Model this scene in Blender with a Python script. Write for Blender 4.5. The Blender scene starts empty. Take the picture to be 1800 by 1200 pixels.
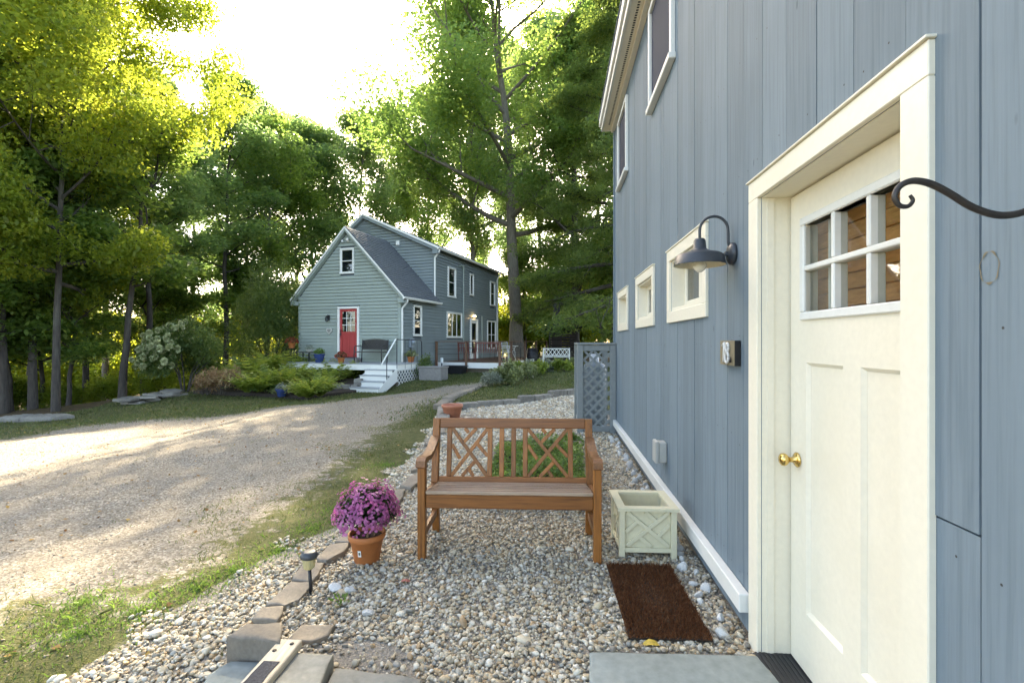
import bpy, bmesh, math, random
import numpy as np
from mathutils import Vector, Matrix, Euler

# ------------------------------------------------------------------ camera, sky, sun, exposure
scene = bpy.context.scene
col = scene.collection
R = math.radians
CAMH, F = 1.45, 850.0                      # eye height, focal length in photo pixels (1800 wide)
cam = bpy.data.cameras.new('camera'); cam.lens = F / 1800 * 36; cam.sensor_width = 36
cam.clip_start = 0.05; cam.clip_end = 2000
camo = bpy.data.objects.new('camera', cam); col.objects.link(camo)
camo.location = (0, 0, CAMH); camo.rotation_euler = (R(90), 0, 0)
scene.camera = camo

SUN_AZ, SUN_EL = R(-8.5), R(34)             # azimuth from +Y (negative = left), elevation
world = bpy.data.worlds.new('World'); scene.world = world; world.use_nodes = True
wn = world.node_tree; bgn = wn.nodes['Background']
sky = wn.nodes.new('ShaderNodeTexSky'); sky.sky_type = 'NISHITA'; sky.sun_disc = False
sky.sun_elevation = SUN_EL; sky.sun_rotation = SUN_AZ
sky.air_density = 0.7; sky.dust_density = 2.0; sky.ozone_density = 0.4
wn.links.new(sky.outputs[0], bgn.inputs[0]); bgn.inputs[1].default_value = 0.15
sl = bpy.data.lights.new('sun', 'SUN'); sl.energy = 4.0; sl.angle = R(0.6); sl.color = (1.0, 0.93, 0.80)
so = bpy.data.objects.new('sun', sl); col.objects.link(so)
sd = Vector((math.sin(SUN_AZ) * math.cos(SUN_EL), math.cos(SUN_AZ) * math.cos(SUN_EL), math.sin(SUN_EL)))
so.rotation_euler = (-sd).to_track_quat('-Z', 'Y').to_euler(); so.location = (0, 0, 40)
vs = scene.view_settings
vs.view_transform = 'Standard'; vs.look = 'None'; vs.exposure = 3.05; vs.gamma = 1.0; vs.use_curve_mapping = False
vs.use_white_balance = True; vs.white_balance_temperature = 7900; vs.white_balance_tint = 9   # camera set for open shade
scene.render.engine = 'CYCLES'
cy = scene.cycles
cy.use_denoising = True; cy.max_bounces = 10; cy.diffuse_bounces = 8; cy.glossy_bounces = 3
cy.transmission_bounces = 4; cy.transparent_max_bounces = 8; cy.sample_clamp_indirect = 6
cy.use_adaptive_sampling = True; cy.adaptive_threshold = 0.015

rng = np.random.default_rng(7); random.seed(7)

def gp(x, y, z=0.0):                       # photo pixel + height -> place on the ground
    Y = F * (CAMH - z) / (y - 600.0); return ((x - 900) / F * Y, Y, z)
def dp(x, y, Y):                           # photo pixel + distance -> place
    return ((x - 900) / F * Y, Y, CAMH - (y - 600) / F * Y)

# ------------------------------------------------------------------ materials
MATS = {}
def nodes_of(name):
    m = bpy.data.materials.new(name); m.use_nodes = True; MATS[name] = m
    nt = m.node_tree; return m, nt, nt.nodes['Principled BSDF']
def N(nt, t, **kw):
    n = nt.nodes.new(t)
    for k, v in kw.items(): setattr(n, k, v)
    return n
def coords(nt, scale=(1, 1, 1), kind='Object'):
    tc = N(nt, 'ShaderNodeTexCoord'); mp = N(nt, 'ShaderNodeMapping'); mp.inputs['Scale'].default_value = scale
    nt.links.new(tc.outputs[kind], mp.inputs[0]); return mp.outputs[0]
def noise(nt, vec, scale, detail=4, rough=.55):
    n = N(nt, 'ShaderNodeTexNoise'); n.inputs['Scale'].default_value = scale
    n.inputs['Detail'].default_value = detail; n.inputs['Roughness'].default_value = rough
    nt.links.new(vec, n.inputs['Vector']); return n.outputs['Fac']
def ramp(nt, fac, stops):
    r = N(nt, 'ShaderNodeValToRGB'); e = r.color_ramp.elements
    while len(e) > len(stops): e.remove(e[-1])
    while len(e) < len(stops): e.new(1.0)
    for k, (p, c) in enumerate(stops):
        e[k].position = p; e[k].color = (*c, 1) if len(c) == 3 else c
    nt.links.new(fac, r.inputs[0]); return r.outputs[0]
def mixc(nt, fac, a, b, mode='MIX'):
    m = N(nt, 'ShaderNodeMix', data_type='RGBA', blend_type=mode)
    for s, v in ((m.inputs[0], fac), (m.inputs[6], a), (m.inputs[7], b)):
        if hasattr(v, 'links') or hasattr(v, 'is_output'): nt.links.new(v, s)
        elif isinstance(v, (int, float)): s.default_value = v
        else: s.default_value = (*v, 1)
    return m.outputs[2]
def maths(nt, op, a, b=0.0):
    m = N(nt, 'ShaderNodeMath', operation=op)
    for s, v in ((m.inputs[0], a), (m.inputs[1], b)):
        if isinstance(v, (int, float)): s.default_value = v
        else: nt.links.new(v, s)
    return m.outputs[0]
def bump(nt, bs, h, strength=.3, dist=.01):
    b = N(nt, 'ShaderNodeBump'); b.inputs['Strength'].default_value = strength; b.inputs['Distance'].default_value = dist
    nt.links.new(h, b.inputs['Height']); nt.links.new(b.outputs[0], bs.inputs['Normal'])
def objrand(nt):
    return N(nt, 'ShaderNodeObjectInfo').outputs['Random']

def paint(name, c, rough=.5, vary=.08, grain=None, bscale=60, bstr=.08, dirt=None, orand=.0, spec=.4):
    """painted or plain surface: base colour with noise wear, optional grain direction scale"""
    m, nt, bs = nodes_of(name)
    v = coords(nt, grain or (1, 1, 1))
    n1 = noise(nt, v, bscale, 5); n2 = noise(nt, coords(nt), 2.2, 4)
    lo = tuple(x * (1 - vary) for x in c); hi = tuple(min(1, x * (1 + vary)) for x in c)
    cc = ramp(nt, n1, [(.3, lo), (.7, hi)])
    d = dirt or tuple(x * .8 for x in c)
    cc = mixc(nt, maths(nt, 'MULTIPLY', ramp(nt, n2, [(.5, (0, 0, 0)), (.75, (1, 1, 1))]), .45), cc, d)
    if orand:
        k = maths(nt, 'ADD', maths(nt, 'MULTIPLY', objrand(nt), orand * 2), 1 - orand)
        hs = N(nt, 'ShaderNodeHueSaturation'); nt.links.new(k, hs.inputs['Value']); nt.links.new(cc, hs.inputs['Color']); cc = hs.outputs[0]
    nt.links.new(cc, bs.inputs['Base Color']); bs.inputs['Roughness'].default_value = rough
    bs.inputs['Specular IOR Level'].default_value = spec
    bump(nt, bs, n1, bstr, .01)
    return m

# barn boards: weathered slate-blue stain with vertical grain, knots and scuffs
def board_mat(name, c, c2, cw):
    m, nt, bs = nodes_of(name)
    oi = N(nt, 'ShaderNodeObjectInfo')
    tc = N(nt, 'ShaderNodeTexCoord')
    off = N(nt, 'ShaderNodeVectorMath', operation='ADD')
    cmb = N(nt, 'ShaderNodeCombineXYZ')
    mm = maths(nt, 'MULTIPLY', oi.outputs['Random'], 37.0)
    nt.links.new(mm, cmb.inputs[2]); nt.links.new(mm, cmb.inputs[0])
    nt.links.new(tc.outputs['Object'], off.inputs[0]); nt.links.new(cmb.outputs[0], off.inputs[1])
    mp = N(nt, 'ShaderNodeMapping'); mp.inputs['Scale'].default_value = (40, 40, 1.1); nt.links.new(off.outputs[0], mp.inputs[0])
    g = noise(nt, mp.outputs[0], 1.6, 7, .6)
    big = noise(nt, off.outputs[0], 1.7, 4, .55)
    mp2 = N(nt, 'ShaderNodeMapping'); mp2.inputs['Scale'].default_value = (9, 9, .9); nt.links.new(off.outputs[0], mp2.inputs[0])
    st = noise(nt, mp2.outputs[0], 1.0, 5, .6)
    cc = ramp(nt, g, [(.30, c2), (.52, c), (.8, tuple(min(1, x * 1.12) for x in c))])
    cc = mixc(nt, maths(nt, 'MULTIPLY', ramp(nt, st, [(.52, (0, 0, 0)), (.78, (1, 1, 1))]), .22), cc, cw)
    cc = mixc(nt, maths(nt, 'MULTIPLY', ramp(nt, big, [(.45, (0, 0, 0)), (.7, (1, 1, 1))]), .35), cc, c2)
    mp3 = N(nt, 'ShaderNodeMapping'); mp3.inputs['Scale'].default_value = (5, 5, 1.7); nt.links.new(off.outputs[0], mp3.inputs[0])
    vo = N(nt, 'ShaderNodeTexVoronoi'); vo.inputs['Scale'].default_value = 1.5; nt.links.new(mp3.outputs[0], vo.inputs['Vector'])
    kn = ramp(nt, vo.outputs['Distance'], [(.035, (1, 1, 1)), (.06, (0, 0, 0))])
    cc = mixc(nt, maths(nt, 'MULTIPLY', kn, .55), cc, tuple(x * .35 for x in c))
    k = maths(nt, 'ADD', maths(nt, 'MULTIPLY', oi.outputs['Random'], .20), .90)
    hs = N(nt, 'ShaderNodeHueSaturation'); nt.links.new(k, hs.inputs['Value']); nt.links.new(cc, hs.inputs['Color'])
    nt.links.new(hs.outputs[0], bs.inputs['Base Color'])
    bs.inputs['Roughness'].default_value = .7; bs.inputs['Specular IOR Level'].default_value = .15
    bump(nt, bs, maths(nt, 'SUBTRACT', g, maths(nt, 'MULTIPLY', kn, .5)), .35, .004)
    return m
board_mat('barn_board', (.164, .208, .234), (.130, .168, .190), (.24, .288, .308))

def wood_mat(name, c, c2, axis_scale, rough=.45, spec=.4, vary=.25):
    m, nt, bs = nodes_of(name)
    v = coords(nt, axis_scale)
    g = noise(nt, v, 3.0, 7, .62)
    cc = ramp(nt, g, [(.28, c2), (.5, c), (.75, tuple(min(1, x * 1.35) for x in c))])
    k = maths(nt, 'ADD', maths(nt, 'MULTIPLY', objrand(nt), vary * 2), 1 - vary)
    hs = N(nt, 'ShaderNodeHueSaturation'); nt.links.new(k, hs.inputs['Value']); nt.links.new(cc, hs.inputs['Color'])
    nt.links.new(hs.outputs[0], bs.inputs['Base Color'])
    bs.inputs['Roughness'].default_value = rough; bs.inputs['Specular IOR Level'].default_value = spec
    bump(nt, bs, g, .25, .003); return m
wood_mat('teak_x', (.24, .088, .022), (.11, .037, .010), (1.2, 25, 25))
wood_mat('teak_z', (.27, .10, .022), (.125, .042, .010), (25, 25, 1.2))
wood_mat('teak_y', (.19, .08, .03), (.10, .042, .016), (25, 1.2, 25))
wood_mat('teak_seat', (.27, .18, .115), (.165, .10, .06), (1.2, 25, 25), .27, .6, .1)
wood_mat('timber_grey', (.17, .145, .11), (.09, .075, .055), (3, 25, 25), .8, .2)
wood_mat('plank_pale', (.52, .46, .36), (.40, .34, .25), (25, 2, 25), .7, .25)
wood_mat('deck_brown', (.13, .07, .042), (.07, .037, .022), (6, 6, 6), .6, .3)
wood_mat('dark_timber', (.030, .024, .020), (.016, .013, .011), (6, 6, 6), .8, .2)
wood_mat('backing_wood', (.55, .27, .10), (.40, .18, .06), (4, 4, 25), .6, .3, .05)

paint('cream', (.745, .692, .555), .42, .03, None, 40, .06, (.68, .625, .48))
paint('curtain', (.36, .31, .22), .8, .15, (30, 30, 1), 2, .2)
paint('trim_white', (.68, .68, .63), .45, .03, None, 40, .03, (.60, .60, .53))
paint('planter_green', (.62, .575, .40), .5, .04, None, 40, .05, (.48, .50, .36))
paint('house_siding', (.27, .315, .28), .6, .05, (1, 1, 12), 14, .06, None, .05)
paint('house_siding_shaded', (.18, .215, .215), .6, .05, (1, 1, 12), 14, .06, None, .05)  # darker copy of the siding paint; side-wall shade put into the colour
paint('core_grey', (.08, .10, .115), .8, .05)
paint('shingle', (.10, .112, .12), .85, .35, None, 30, .3)
paint('red_door', (.36, .035, .035), .4, .04, None, 30, .03)
paint('black_metal', (.018, .018, .02), .4, .1, None, 50, .05)
paint('lamp_metal', (.042, .048, .054), .42, .1, None, 90, .05)
paint('lamp_inside', (.72, .66, .50), .4, .03)
paint('bulb_white', (.75, .72, .62), .2, .02)
paint('iron_brown', (.038, .030, .024), .38, .25, None, 60, .12)
paint('terracotta', (.42, .145, .045), .6, .08, None, 20, .05, (.36, .12, .04))
paint('terracotta_pink', (.40, .15, .085), .6, .08, None, 20, .05)
paint('blue_glaze', (.03, .055, .16), .22, .15)
paint('soil', (.035, .024, .016), .95, .4, None, 60, .6)
paint('tag_white', (.72, .72, .68), .5, .05)
paint('tag_ink', (.10, .12, .10), .5, .05)
paint('fitting_grey', (.40, .40, .36), .5, .03)
paint('meter_grey', (.22, .26, .28), .5, .05)
paint('box_grey', (.21, .20, .185), .7, .12, (1, 1, 1), 12, .1)
paint('tub_black', (.014, .014, .016), .45, .2)
paint('tank_white', (.62, .64, .66), .35, .05)
paint('lattice_grey', (.18, .20, .195), .65, .08, (1, 1, 1), 20, .1, (.12, .14, .13))
paint('plaque_wood', (.20, .165, .10), .55, .15, (30, 30, 3), 3, .1)
paint('plaque_edge', (.012, .011, .010), .6, .1)
paint('number_metal', (.60, .60, .57), .3, .03)
paint('threshold', (.022, .023, .026), .4, .2)
paint('grip_black', (.03, .033, .042), .85, .4, None, 120, .3)
paint('wicker', (.060, .058, .050), .7, .3, None, 80, .3)
paint('chair_red', (.15, .045, .032), .5, .15)
paint('resin_white', (.62, .64, .60), .5, .05)
paint('porch_floor', (.30, .32, .32), .6, .08)
paint('gable_light', (.70, .70, .66), .3, .02)
paint('vent_dark', (.05, .05, .045), .8, .1)
m, nt, bs = nodes_of('brass'); bs.inputs['Base Color'].default_value = (.72, .50, .18, 1); bs.inputs['Metallic'].default_value = 1; bs.inputs['Roughness'].default_value = .2
m, nt, bs = nodes_of('lens_yellow'); bs.inputs['Base Color'].default_value = (.62, .55, .30, 1); bs.inputs['Roughness'].default_value = .25
bs.inputs['Transmission Weight'].default_value = .3
m, nt, bs = nodes_of('porch_bulb'); bs.inputs['Emission Color'].default_value = (1, .72, .38, 1); bs.inputs['Emission Strength'].default_value = 9

def glass_mat(name, tint, see=.5, rough=.02):
    """thin pane: clear part shows what is behind it, the rest mirrors the trees and sky"""
    m, nt, bs = nodes_of(name); nt.nodes.remove(bs)
    tr = N(nt, 'ShaderNodeBsdfTransparent'); tr.inputs[0].default_value = (*tint, 1)
    gl = N(nt, 'ShaderNodeBsdfGlossy'); gl.inputs['Roughness'].default_value = rough
    fr = N(nt, 'ShaderNodeFresnel'); fr.inputs[0].default_value = 1.5
    mx = N(nt, 'ShaderNodeMixShader')
    front = maths(nt, 'SUBTRACT', 1.0, N(nt, 'ShaderNodeNewGeometry').outputs['Backfacing'])      # only the outer face of the pane mirrors
    nt.links.new(maths(nt, 'MULTIPLY', front, maths(nt, 'ADD', fr.outputs[0], .5 - see if see < .5 else .03)), mx.inputs[0])
    nt.links.new(tr.outputs[0], mx.inputs[1]); nt.links.new(gl.outputs[0], mx.inputs[2])
    nt.links.new(mx.outputs[0], nt.nodes['Material Output'].inputs[0]); return m
glass_mat('glass', (.86, .88, .86), .44)
glass_mat('glass_dark', (.55, .58, .58), .42)
def screen_mat():
    m, nt, bs = nodes_of('insect_screen'); bs.inputs['Base Color'].default_value = (.022, .032, .055, 1)
    bs.inputs['Roughness'].default_value = .75; bs.inputs['Specular IOR Level'].default_value = .15; n = noise(nt, coords(nt, (1, 1, 1)), 3, 3); bump(nt, bs, n, .1, .01)
screen_mat()

def stone_mat(name, c, c2, lichen, scale=6):
    m, nt, bs = nodes_of(name)
    v = coords(nt)
    a = noise(nt, v, scale, 8, .65); b = noise(nt, v, scale * 9, 5, .6)
    cc = ramp(nt, a, [(.3, c2), (.55, c), (.75, lichen)])
    cc = mixc(nt, .35, cc, ramp(nt, b, [(.3, tuple(x * .55 for x in c)), (.7, tuple(min(1, x * 1.35) for x in c))]))
    k = maths(nt, 'ADD', maths(nt, 'MULTIPLY', objrand(nt), .35), .82)
    hs = N(nt, 'ShaderNodeHueSaturation'); nt.links.new(k, hs.inputs['Value']); nt.links.new(cc, hs.inputs['Color'])
    nt.links.new(hs.outputs[0], bs.inputs['Base Color'])
    bs.inputs['Roughness'].default_value = .85
    bump(nt, bs, maths(nt, 'ADD', a, maths(nt, 'MULTIPLY', b, .4)), .5, .012); return m
stone_mat('edge_stone', (.21, .18, .14), (.14, .12, .092), (.26, .235, .185))
stone_mat('flag_stone', (.235, .235, .205), (.165, .165, .14), (.27, .255, .20), 4)
stone_mat('blue_stone', (.22, .25, .235), (.175, .20, .185), (.255, .27, .235), 2.5)
stone_mat('white_rock', (.60, .60, .56), (.38, .39, .37), (.70, .69, .64), 9)
stone_mat('wall_stone', (.20, .185, .155), (.11, .10, .085), (.26, .25, .21), 5)

def pebble_mat(name):
    m, nt, bs = nodes_of(name)
    at = N(nt, 'ShaderNodeAttribute', attribute_name='pcol', attribute_type='INSTANCER')
    n = noise(nt, coords(nt), 2.3, 4)
    cc = mixc(nt, .3, at.outputs['Color'], ramp(nt, n, [(.3, (.25, .22, .18)), (.7, (.85, .83, .78))]), 'MULTIPLY')
    nt.links.new(cc, bs.inputs['Base Color']); bs.inputs['Roughness'].default_value = .6; return m
pebble_mat('pebble')

def leaf_mat(name, dark, light, glow, trans=.45, rough=.45, spec=.35):
    m, nt, bs = nodes_of(name)
    at = N(nt, 'ShaderNodeAttribute', attribute_name='tint')
    cc = ramp(nt, at.outputs['Fac'], [(0, dark), (.6, light), (1, glow)])
    tl = N(nt, 'ShaderNodeBsdfTranslucent')
    hs = N(nt, 'ShaderNodeHueSaturation'); hs.inputs['Hue'].default_value = .479; hs.inputs['Saturation'].default_value = 1.08; hs.inputs['Value'].default_value = 3.0
    nt.links.new(cc, hs.inputs['Color']); nt.links.new(hs.outputs[0], tl.inputs[0])
    nt.links.new(cc, bs.inputs['Base Color']); bs.inputs['Roughness'].default_value = rough; bs.inputs['Specular IOR Level'].default_value = spec
    mx = N(nt, 'ShaderNodeMixShader'); mx.inputs[0].default_value = trans
    nt.links.new(bs.outputs[0], mx.inputs[1]); nt.links.new(tl.outputs[0], mx.inputs[2])
    nt.links.new(mx.outputs[0], nt.nodes['Material Output'].inputs[0]); return m
leaf_mat('leaf_green', (.064, .118, .038), (.108, .172, .046), (.155, .205, .05), .58)
leaf_mat('leaf_oak', (.066, .12, .040), (.102, .17, .048), (.15, .20, .05), .56)
leaf_mat('leaf_maple', (.098, .148, .030), (.145, .188, .035), (.19, .21, .040), .6)
leaf_mat('leaf_far', (.066, .12, .050), (.105, .17, .064), (.145, .195, .062), .55)
leaf_mat('needle_green', (.052, .088, .028), (.085, .13, .036), (.13, .165, .040), .52)
leaf_mat('leaf_shade', (.055, .092, .034), (.085, .13, .042), (.12, .165, .046), .48)
leaf_mat('leaf_sunlit', (.13, .17, .030), (.17, .20, .030), (.22, .225, .035), .6)  # lighter, yellower leaf: sun glow of the undergrowth put into the colour
leaf_mat('fern_green', (.09, .135, .028), (.14, .19, .04), (.20, .225, .055), .42)
leaf_mat('grass_blade', (.045, .070, .022), (.075, .10, .030), (.15, .14, .06), .3)
leaf_mat('herb_green', (.06, .12, .03), (.09, .165, .04), (.13, .20, .05), .35)
leaf_mat('hosta', (.10, .13, .05), (.15, .18, .08), (.30, .31, .20), .35)
leaf_mat('silver_leaf', (.12, .145, .11), (.19, .22, .17), (.30, .32, .27), .25)
leaf_mat('bloom_pale', (.22, .26, .13), (.34, .37, .21), (.48, .49, .32), .2)
leaf_mat('bloom_purple', (.20, .048, .13), (.35, .10, .235), (.52, .22, .37), .25)
leaf_mat('bloom_rust', (.16, .035, .018), (.24, .06, .028), (.33, .10, .04), .2)
leaf_mat('mum_leaf', (.018, .032, .012), (.028, .050, .016), (.045, .07, .022), .2)
leaf_mat('dry_leaf', (.10, .055, .025), (.20, .125, .05), (.34, .24, .08), .2, .8, .1)
leaf_mat('coir', (.065, .025, .011), (.15, .058, .024), (.26, .135, .065), .0, .9, .1)
leaf_mat('dry_stalk', (.16, .11, .06), (.24, .17, .09), (.32, .25, .14), .2, .8, .1)

def bark_mat(name, c, c2):
    m, nt, bs = nodes_of(name)
    g = noise(nt, coords(nt, (7, 7, 1.3)), 2.2, 7, .65); l = noise(nt, coords(nt), 1.2, 4)
    cc = ramp(nt, g, [(.3, c2), (.65, c)])
    cc = mixc(nt, maths(nt, 'MULTIPLY', ramp(nt, l, [(.5, (0, 0, 0)), (.7, (1, 1, 1))]), .4), cc, (.14, .145, .11))
    nt.links.new(cc, bs.inputs['Base Color']); bs.inputs['Roughness'].default_value = .9; bump(nt, bs, g, .8, .05); return m
bark_mat('bark', (.19, .165, .13), (.08, .068, .055)); bark_mat('bark_dark', (.07, .058, .046), (.028, .023, .02))

# ground: gravel drive, thin grass, leaf litter, mixed by what grows there
def ground_mat():
    m, nt, bs = nodes_of('ground')
    v = coords(nt)
    def attr(a): return N(nt, 'ShaderNodeAttribute', attribute_name=a).outputs['Fac']
    fine = noise(nt, v, 95, 3, .7); mid = noise(nt, v, 9, 6, .65); big = noise(nt, v, .9, 5, .6)
    vo = N(nt, 'ShaderNodeTexVoronoi'); vo.inputs['Scale'].default_value = 70; nt.links.new(v, vo.inputs['Vector'])
    bw = N(nt, 'ShaderNodeSeparateColor'); nt.links.new(vo.outputs['Color'], bw.inputs[0])
    drive = ramp(nt, bw.outputs[0], [(0, (.10, .087, .068)), (.45, (.205, .178, .138)), (.8, (.285, .255, .205)), (1, (.43, .395, .33))])
    drive = mixc(nt, ramp(nt, big, [(.35, (0, 0, 0)), (.65, (.6, .6, .6))]), drive, (.24, .205, .155))
    drive = mixc(nt, maths(nt, 'MULTIPLY', ramp(nt, mid, [(.52, (0, 0, 0)), (.72, (1, 1, 1))]), .5), drive, (.13, .106, .074))
    grass = ramp(nt, mid, [(.3, (.055, .062, .022)), (.5, (.090, .100, .034)), (.75, (.16, .14, .065))])
    grass = mixc(nt, maths(nt, 'MULTIPLY', fine, .5), grass, (.05, .045, .022))
    litter = ramp(nt, mid, [(.3, (.045, .032, .018)), (.55, (.10, .070, .036)), (.8, (.17, .125, .06))])
    soft = maths(nt, 'ADD', attr('grass'), maths(nt, 'MULTIPLY', maths(nt, 'SUBTRACT', mid, .5), 1.5))
    soft = maths(nt, 'ADD', soft, maths(nt, 'MULTIPLY', maths(nt, 'SUBTRACT', big, .5), .8))
    gm = ramp(nt, soft, [(.42, (0, 0, 0)), (.62, (1, 1, 1))])
    cc = mixc(nt, gm, drive, grass)
    soft2 = maths(nt, 'ADD', attr('litter'), maths(nt, 'MULTIPLY', maths(nt, 'SUBTRACT', mid, .5), .9))
    cc = mixc(nt, ramp(nt, soft2, [(.4, (0, 0, 0)), (.6, (1, 1, 1))]), cc, litter)
    soft3 = maths(nt, 'ADD', attr('pebbles'), maths(nt, 'MULTIPLY', maths(nt, 'SUBTRACT', mid, .5), .6))
    cc = mixc(nt, ramp(nt, soft3, [(.45, (0, 0, 0)), (.55, (1, 1, 1))]), cc, ramp(nt, fine, [(.3, (.13, .115, .09)), (.7, (.34, .31, .26))]))
    nt.links.new(cc, bs.inputs['Base Color']); bs.inputs['Roughness'].default_value = .95; bs.inputs['Specular IOR Level'].default_value = .15
    bump(nt, bs, maths(nt, 'ADD', maths(nt, 'MULTIPLY', vo.outputs['Distance'], .6), mid), .6, .02)
ground_mat()

# ------------------------------------------------------------------ mesh helpers
def tag(o, label=None, cat=None, group=None, kind=None):
    if label: o['label'] = label
    if cat: o['category'] = cat
    if group: o['group'] = group
    if kind: o['kind'] = kind
    return o
def empty(name, loc, rz=0.0, label=None, cat=None, group=None):
    o = bpy.data.objects.new(name, None); col.objects.link(o); o.location = loc; o.rotation_euler = (0, 0, rz)
    o.empty_display_size = .2
    return tag(o, label, cat, group)
def obj(name, mesh, parent=None, loc=(0, 0, 0), rot=(0, 0, 0), scale=(1, 1, 1)):
    o = bpy.data.objects.new(name, mesh); col.objects.link(o); o.parent = parent
    o.location = loc; o.rotation_euler = rot; o.scale = scale; return o
def kids(o): return list(o.children)
def copy_tree(o, parent=None):
    c = o.copy(); col.objects.link(c); c.parent = parent
    for ch in kids(o): copy_tree(ch, c)
    return c

class MB:
    def __init__(s): s.v = []; s.f = []; s.smooth = []
    def add(s, vs, fs, smooth=False):
        b = len(s.v); s.v += [tuple(p) for p in vs]; s.f += [tuple(b + i for i in f) for f in fs]; s.smooth += [smooth] * len(fs); return s
    def box(s, x0, x1, y0, y1, z0, z1, mat=None):
        vs = [(x, y, z) for z in (z0, z1) for y in (y0, y1) for x in (x0, x1)]
        if mat is not None: vs = [mat @ Vector(p) for p in vs]
        return s.add(vs, [(0, 2, 3, 1), (4, 5, 7, 6), (0, 1, 5, 4), (2, 6, 7, 3), (0, 4, 6, 2), (1, 3, 7, 5)])
    def cbox(s, x0, x1, y0, y1, z0, z1, b=.004, mat=None):
        """box with chamfered edges"""
        c = ((x0 + x1) / 2, (y0 + y1) / 2, (z0 + z1) / 2); h = (abs(x1 - x0) / 2, abs(y1 - y0) / 2, abs(z1 - z0) / 2)
        b = min(b, .45 * min(h)); vs = []; idx = {}
        for sx in (-1, 1):
            for sy in (-1, 1):
                for sz in (-1, 1):
                    for a in range(3):
                        p = [c[0] + sx * (h[0] - (b if a != 0 else 0)), c[1] + sy * (h[1] - (b if a != 1 else 0)), c[2] + sz * (h[2] - (b if a != 2 else 0))]
                        idx[(sx, sy, sz, a)] = len(vs); vs.append(p)
        fs = []
        cyc = [(-1, -1), (1, -1), (1, 1), (-1, 1)]
        for a in range(3):
            for sg in (-1, 1):
                q = []
                for u, w in (cyc if sg > 0 else cyc[::-1]):
                    t = [0, 0, 0]; t[a] = sg; t[(a + 1) % 3] = u; t[(a + 2) % 3] = w; q.append(idx[(*t, a)])
                fs.append(q)
        for a in range(3):
            b1, c1 = (a + 1) % 3, (a + 2) % 3
            for u in (-1, 1):
                for w in (-1, 1):
                    q = []
                    for sg, ax in ((-1, b1), (1, b1), (1, c1), (-1, c1)):
                        t = [0, 0, 0]; t[a] = sg; t[b1] = u; t[c1] = w; q.append(idx[(*t, ax)])
                    fs.append(q if u * w > 0 else q[::-1])
        for sx in (-1, 1):
            for sy in (-1, 1):
                for sz in (-1, 1):
                    q = [idx[(sx, sy, sz, a)] for a in range(3)]
                    fs.append(q if sx * sy * sz > 0 else q[::-1])
        if mat is not None: vs = [mat @ Vector(p) for p in vs]
        return s.add(vs, fs)
    def bar(s, p0, p1, w, h, b=.003, up=(0, 0, 1)):
        """rectangular bar from p0 to p1, w across, h along 'up'"""
        p0, p1 = Vector(p0), Vector(p1); d = p1 - p0; L = d.length; y = d.normalized()
        x = y.cross(Vector(up))
        if x.length < 1e-5: x = y.cross(Vector((1, 0, 0)))
        x.normalize(); z = x.cross(y)
        M = Matrix(((x.x, y.x, z.x, p0.x), (x.y, y.y, z.y, p0.y), (x.z, y.z, z.z, p0.z), (0, 0, 0, 1)))
        return s.cbox(-w / 2, w / 2, 0, L, -h / 2, h / 2, b, M) if b else s.box(-w / 2, w / 2, 0, L, -h / 2, h / 2, M)
    def tube(s, pts, radii, n=8, cap=True):
        pts = [Vector(p) for p in pts]
        if isinstance(radii, (int, float)): radii = [radii] * len(pts)
        vs = []; ref = Vector((0, 0, 1))
        t0 = (pts[1] - pts[0]).normalized()
        x = t0.cross(ref); x = x.normalized() if x.length > 1e-3 else Vector((1, 0, 0))
        for i, p in enumerate(pts):
            t = (pts[min(i + 1, len(pts) - 1)] - pts[max(i - 1, 0)]).normalized()
            x = (x - t * x.dot(t)); x = x.normalized() if x.length > 1e-6 else t.orthogonal().normalized(); y = t.cross(x)
            for k in range(n):
                a = 2 * math.pi * k / n; vs.append(p + (x * math.cos(a) + y * math.sin(a)) * radii[i])
        fs = [(i * n + k, i * n + (k + 1) % n, (i + 1) * n + (k + 1) % n, (i + 1) * n + k) for i in range(len(pts) - 1) for k in range(n)]
        if cap: fs += [tuple(range(n - 1, -1, -1)), tuple((len(pts) - 1) * n + k for k in range(n))]
        return s.add(vs, fs, True)
    def lathe(s, prof, n=24, c=(0, 0, 0), mat=None):
        vs = [(c[0] + r * math.cos(2 * math.pi * k / n), c[1] + r * math.sin(2 * math.pi * k / n), c[2] + z) for r, z in prof for k in range(n)]
        if mat is not None: vs = [mat @ Vector(p) for p in vs]
        fs = [(i * n + k, i * n + (k + 1) % n, (i + 1) * n + (k + 1) % n, (i + 1) * n + k) for i in range(len(prof) - 1) for k in range(n)]
        return s.add(vs, fs, True)
    def prism(s, poly, z0, z1, mat=None):
        """polygon in xy raised from z0 to z1"""
        n = len(poly); vs = [(x, y, z0) for x, y in poly] + [(x, y, z1) for x, y in poly]
        if mat is not None: vs = [mat @ Vector(p) for p in vs]
        return s.add(vs, [tuple(range(n - 1, -1, -1)), tuple(range(n, 2 * n))] + [(k, (k + 1) % n, n + (k + 1) % n, n + k) for k in range(n)])
    def mesh(s, name, mat):
        me = bpy.data.meshes.new(name); me.from_pydata(s.v, [], s.f)
        me.materials.append(MATS[mat]); me.polygons.foreach_set('use_smooth', s.smooth); me.update()
        return me
    def build(s, name, mat, parent=None, **kw):
        return obj(name, s.mesh(name, mat), parent, **kw)

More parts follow.
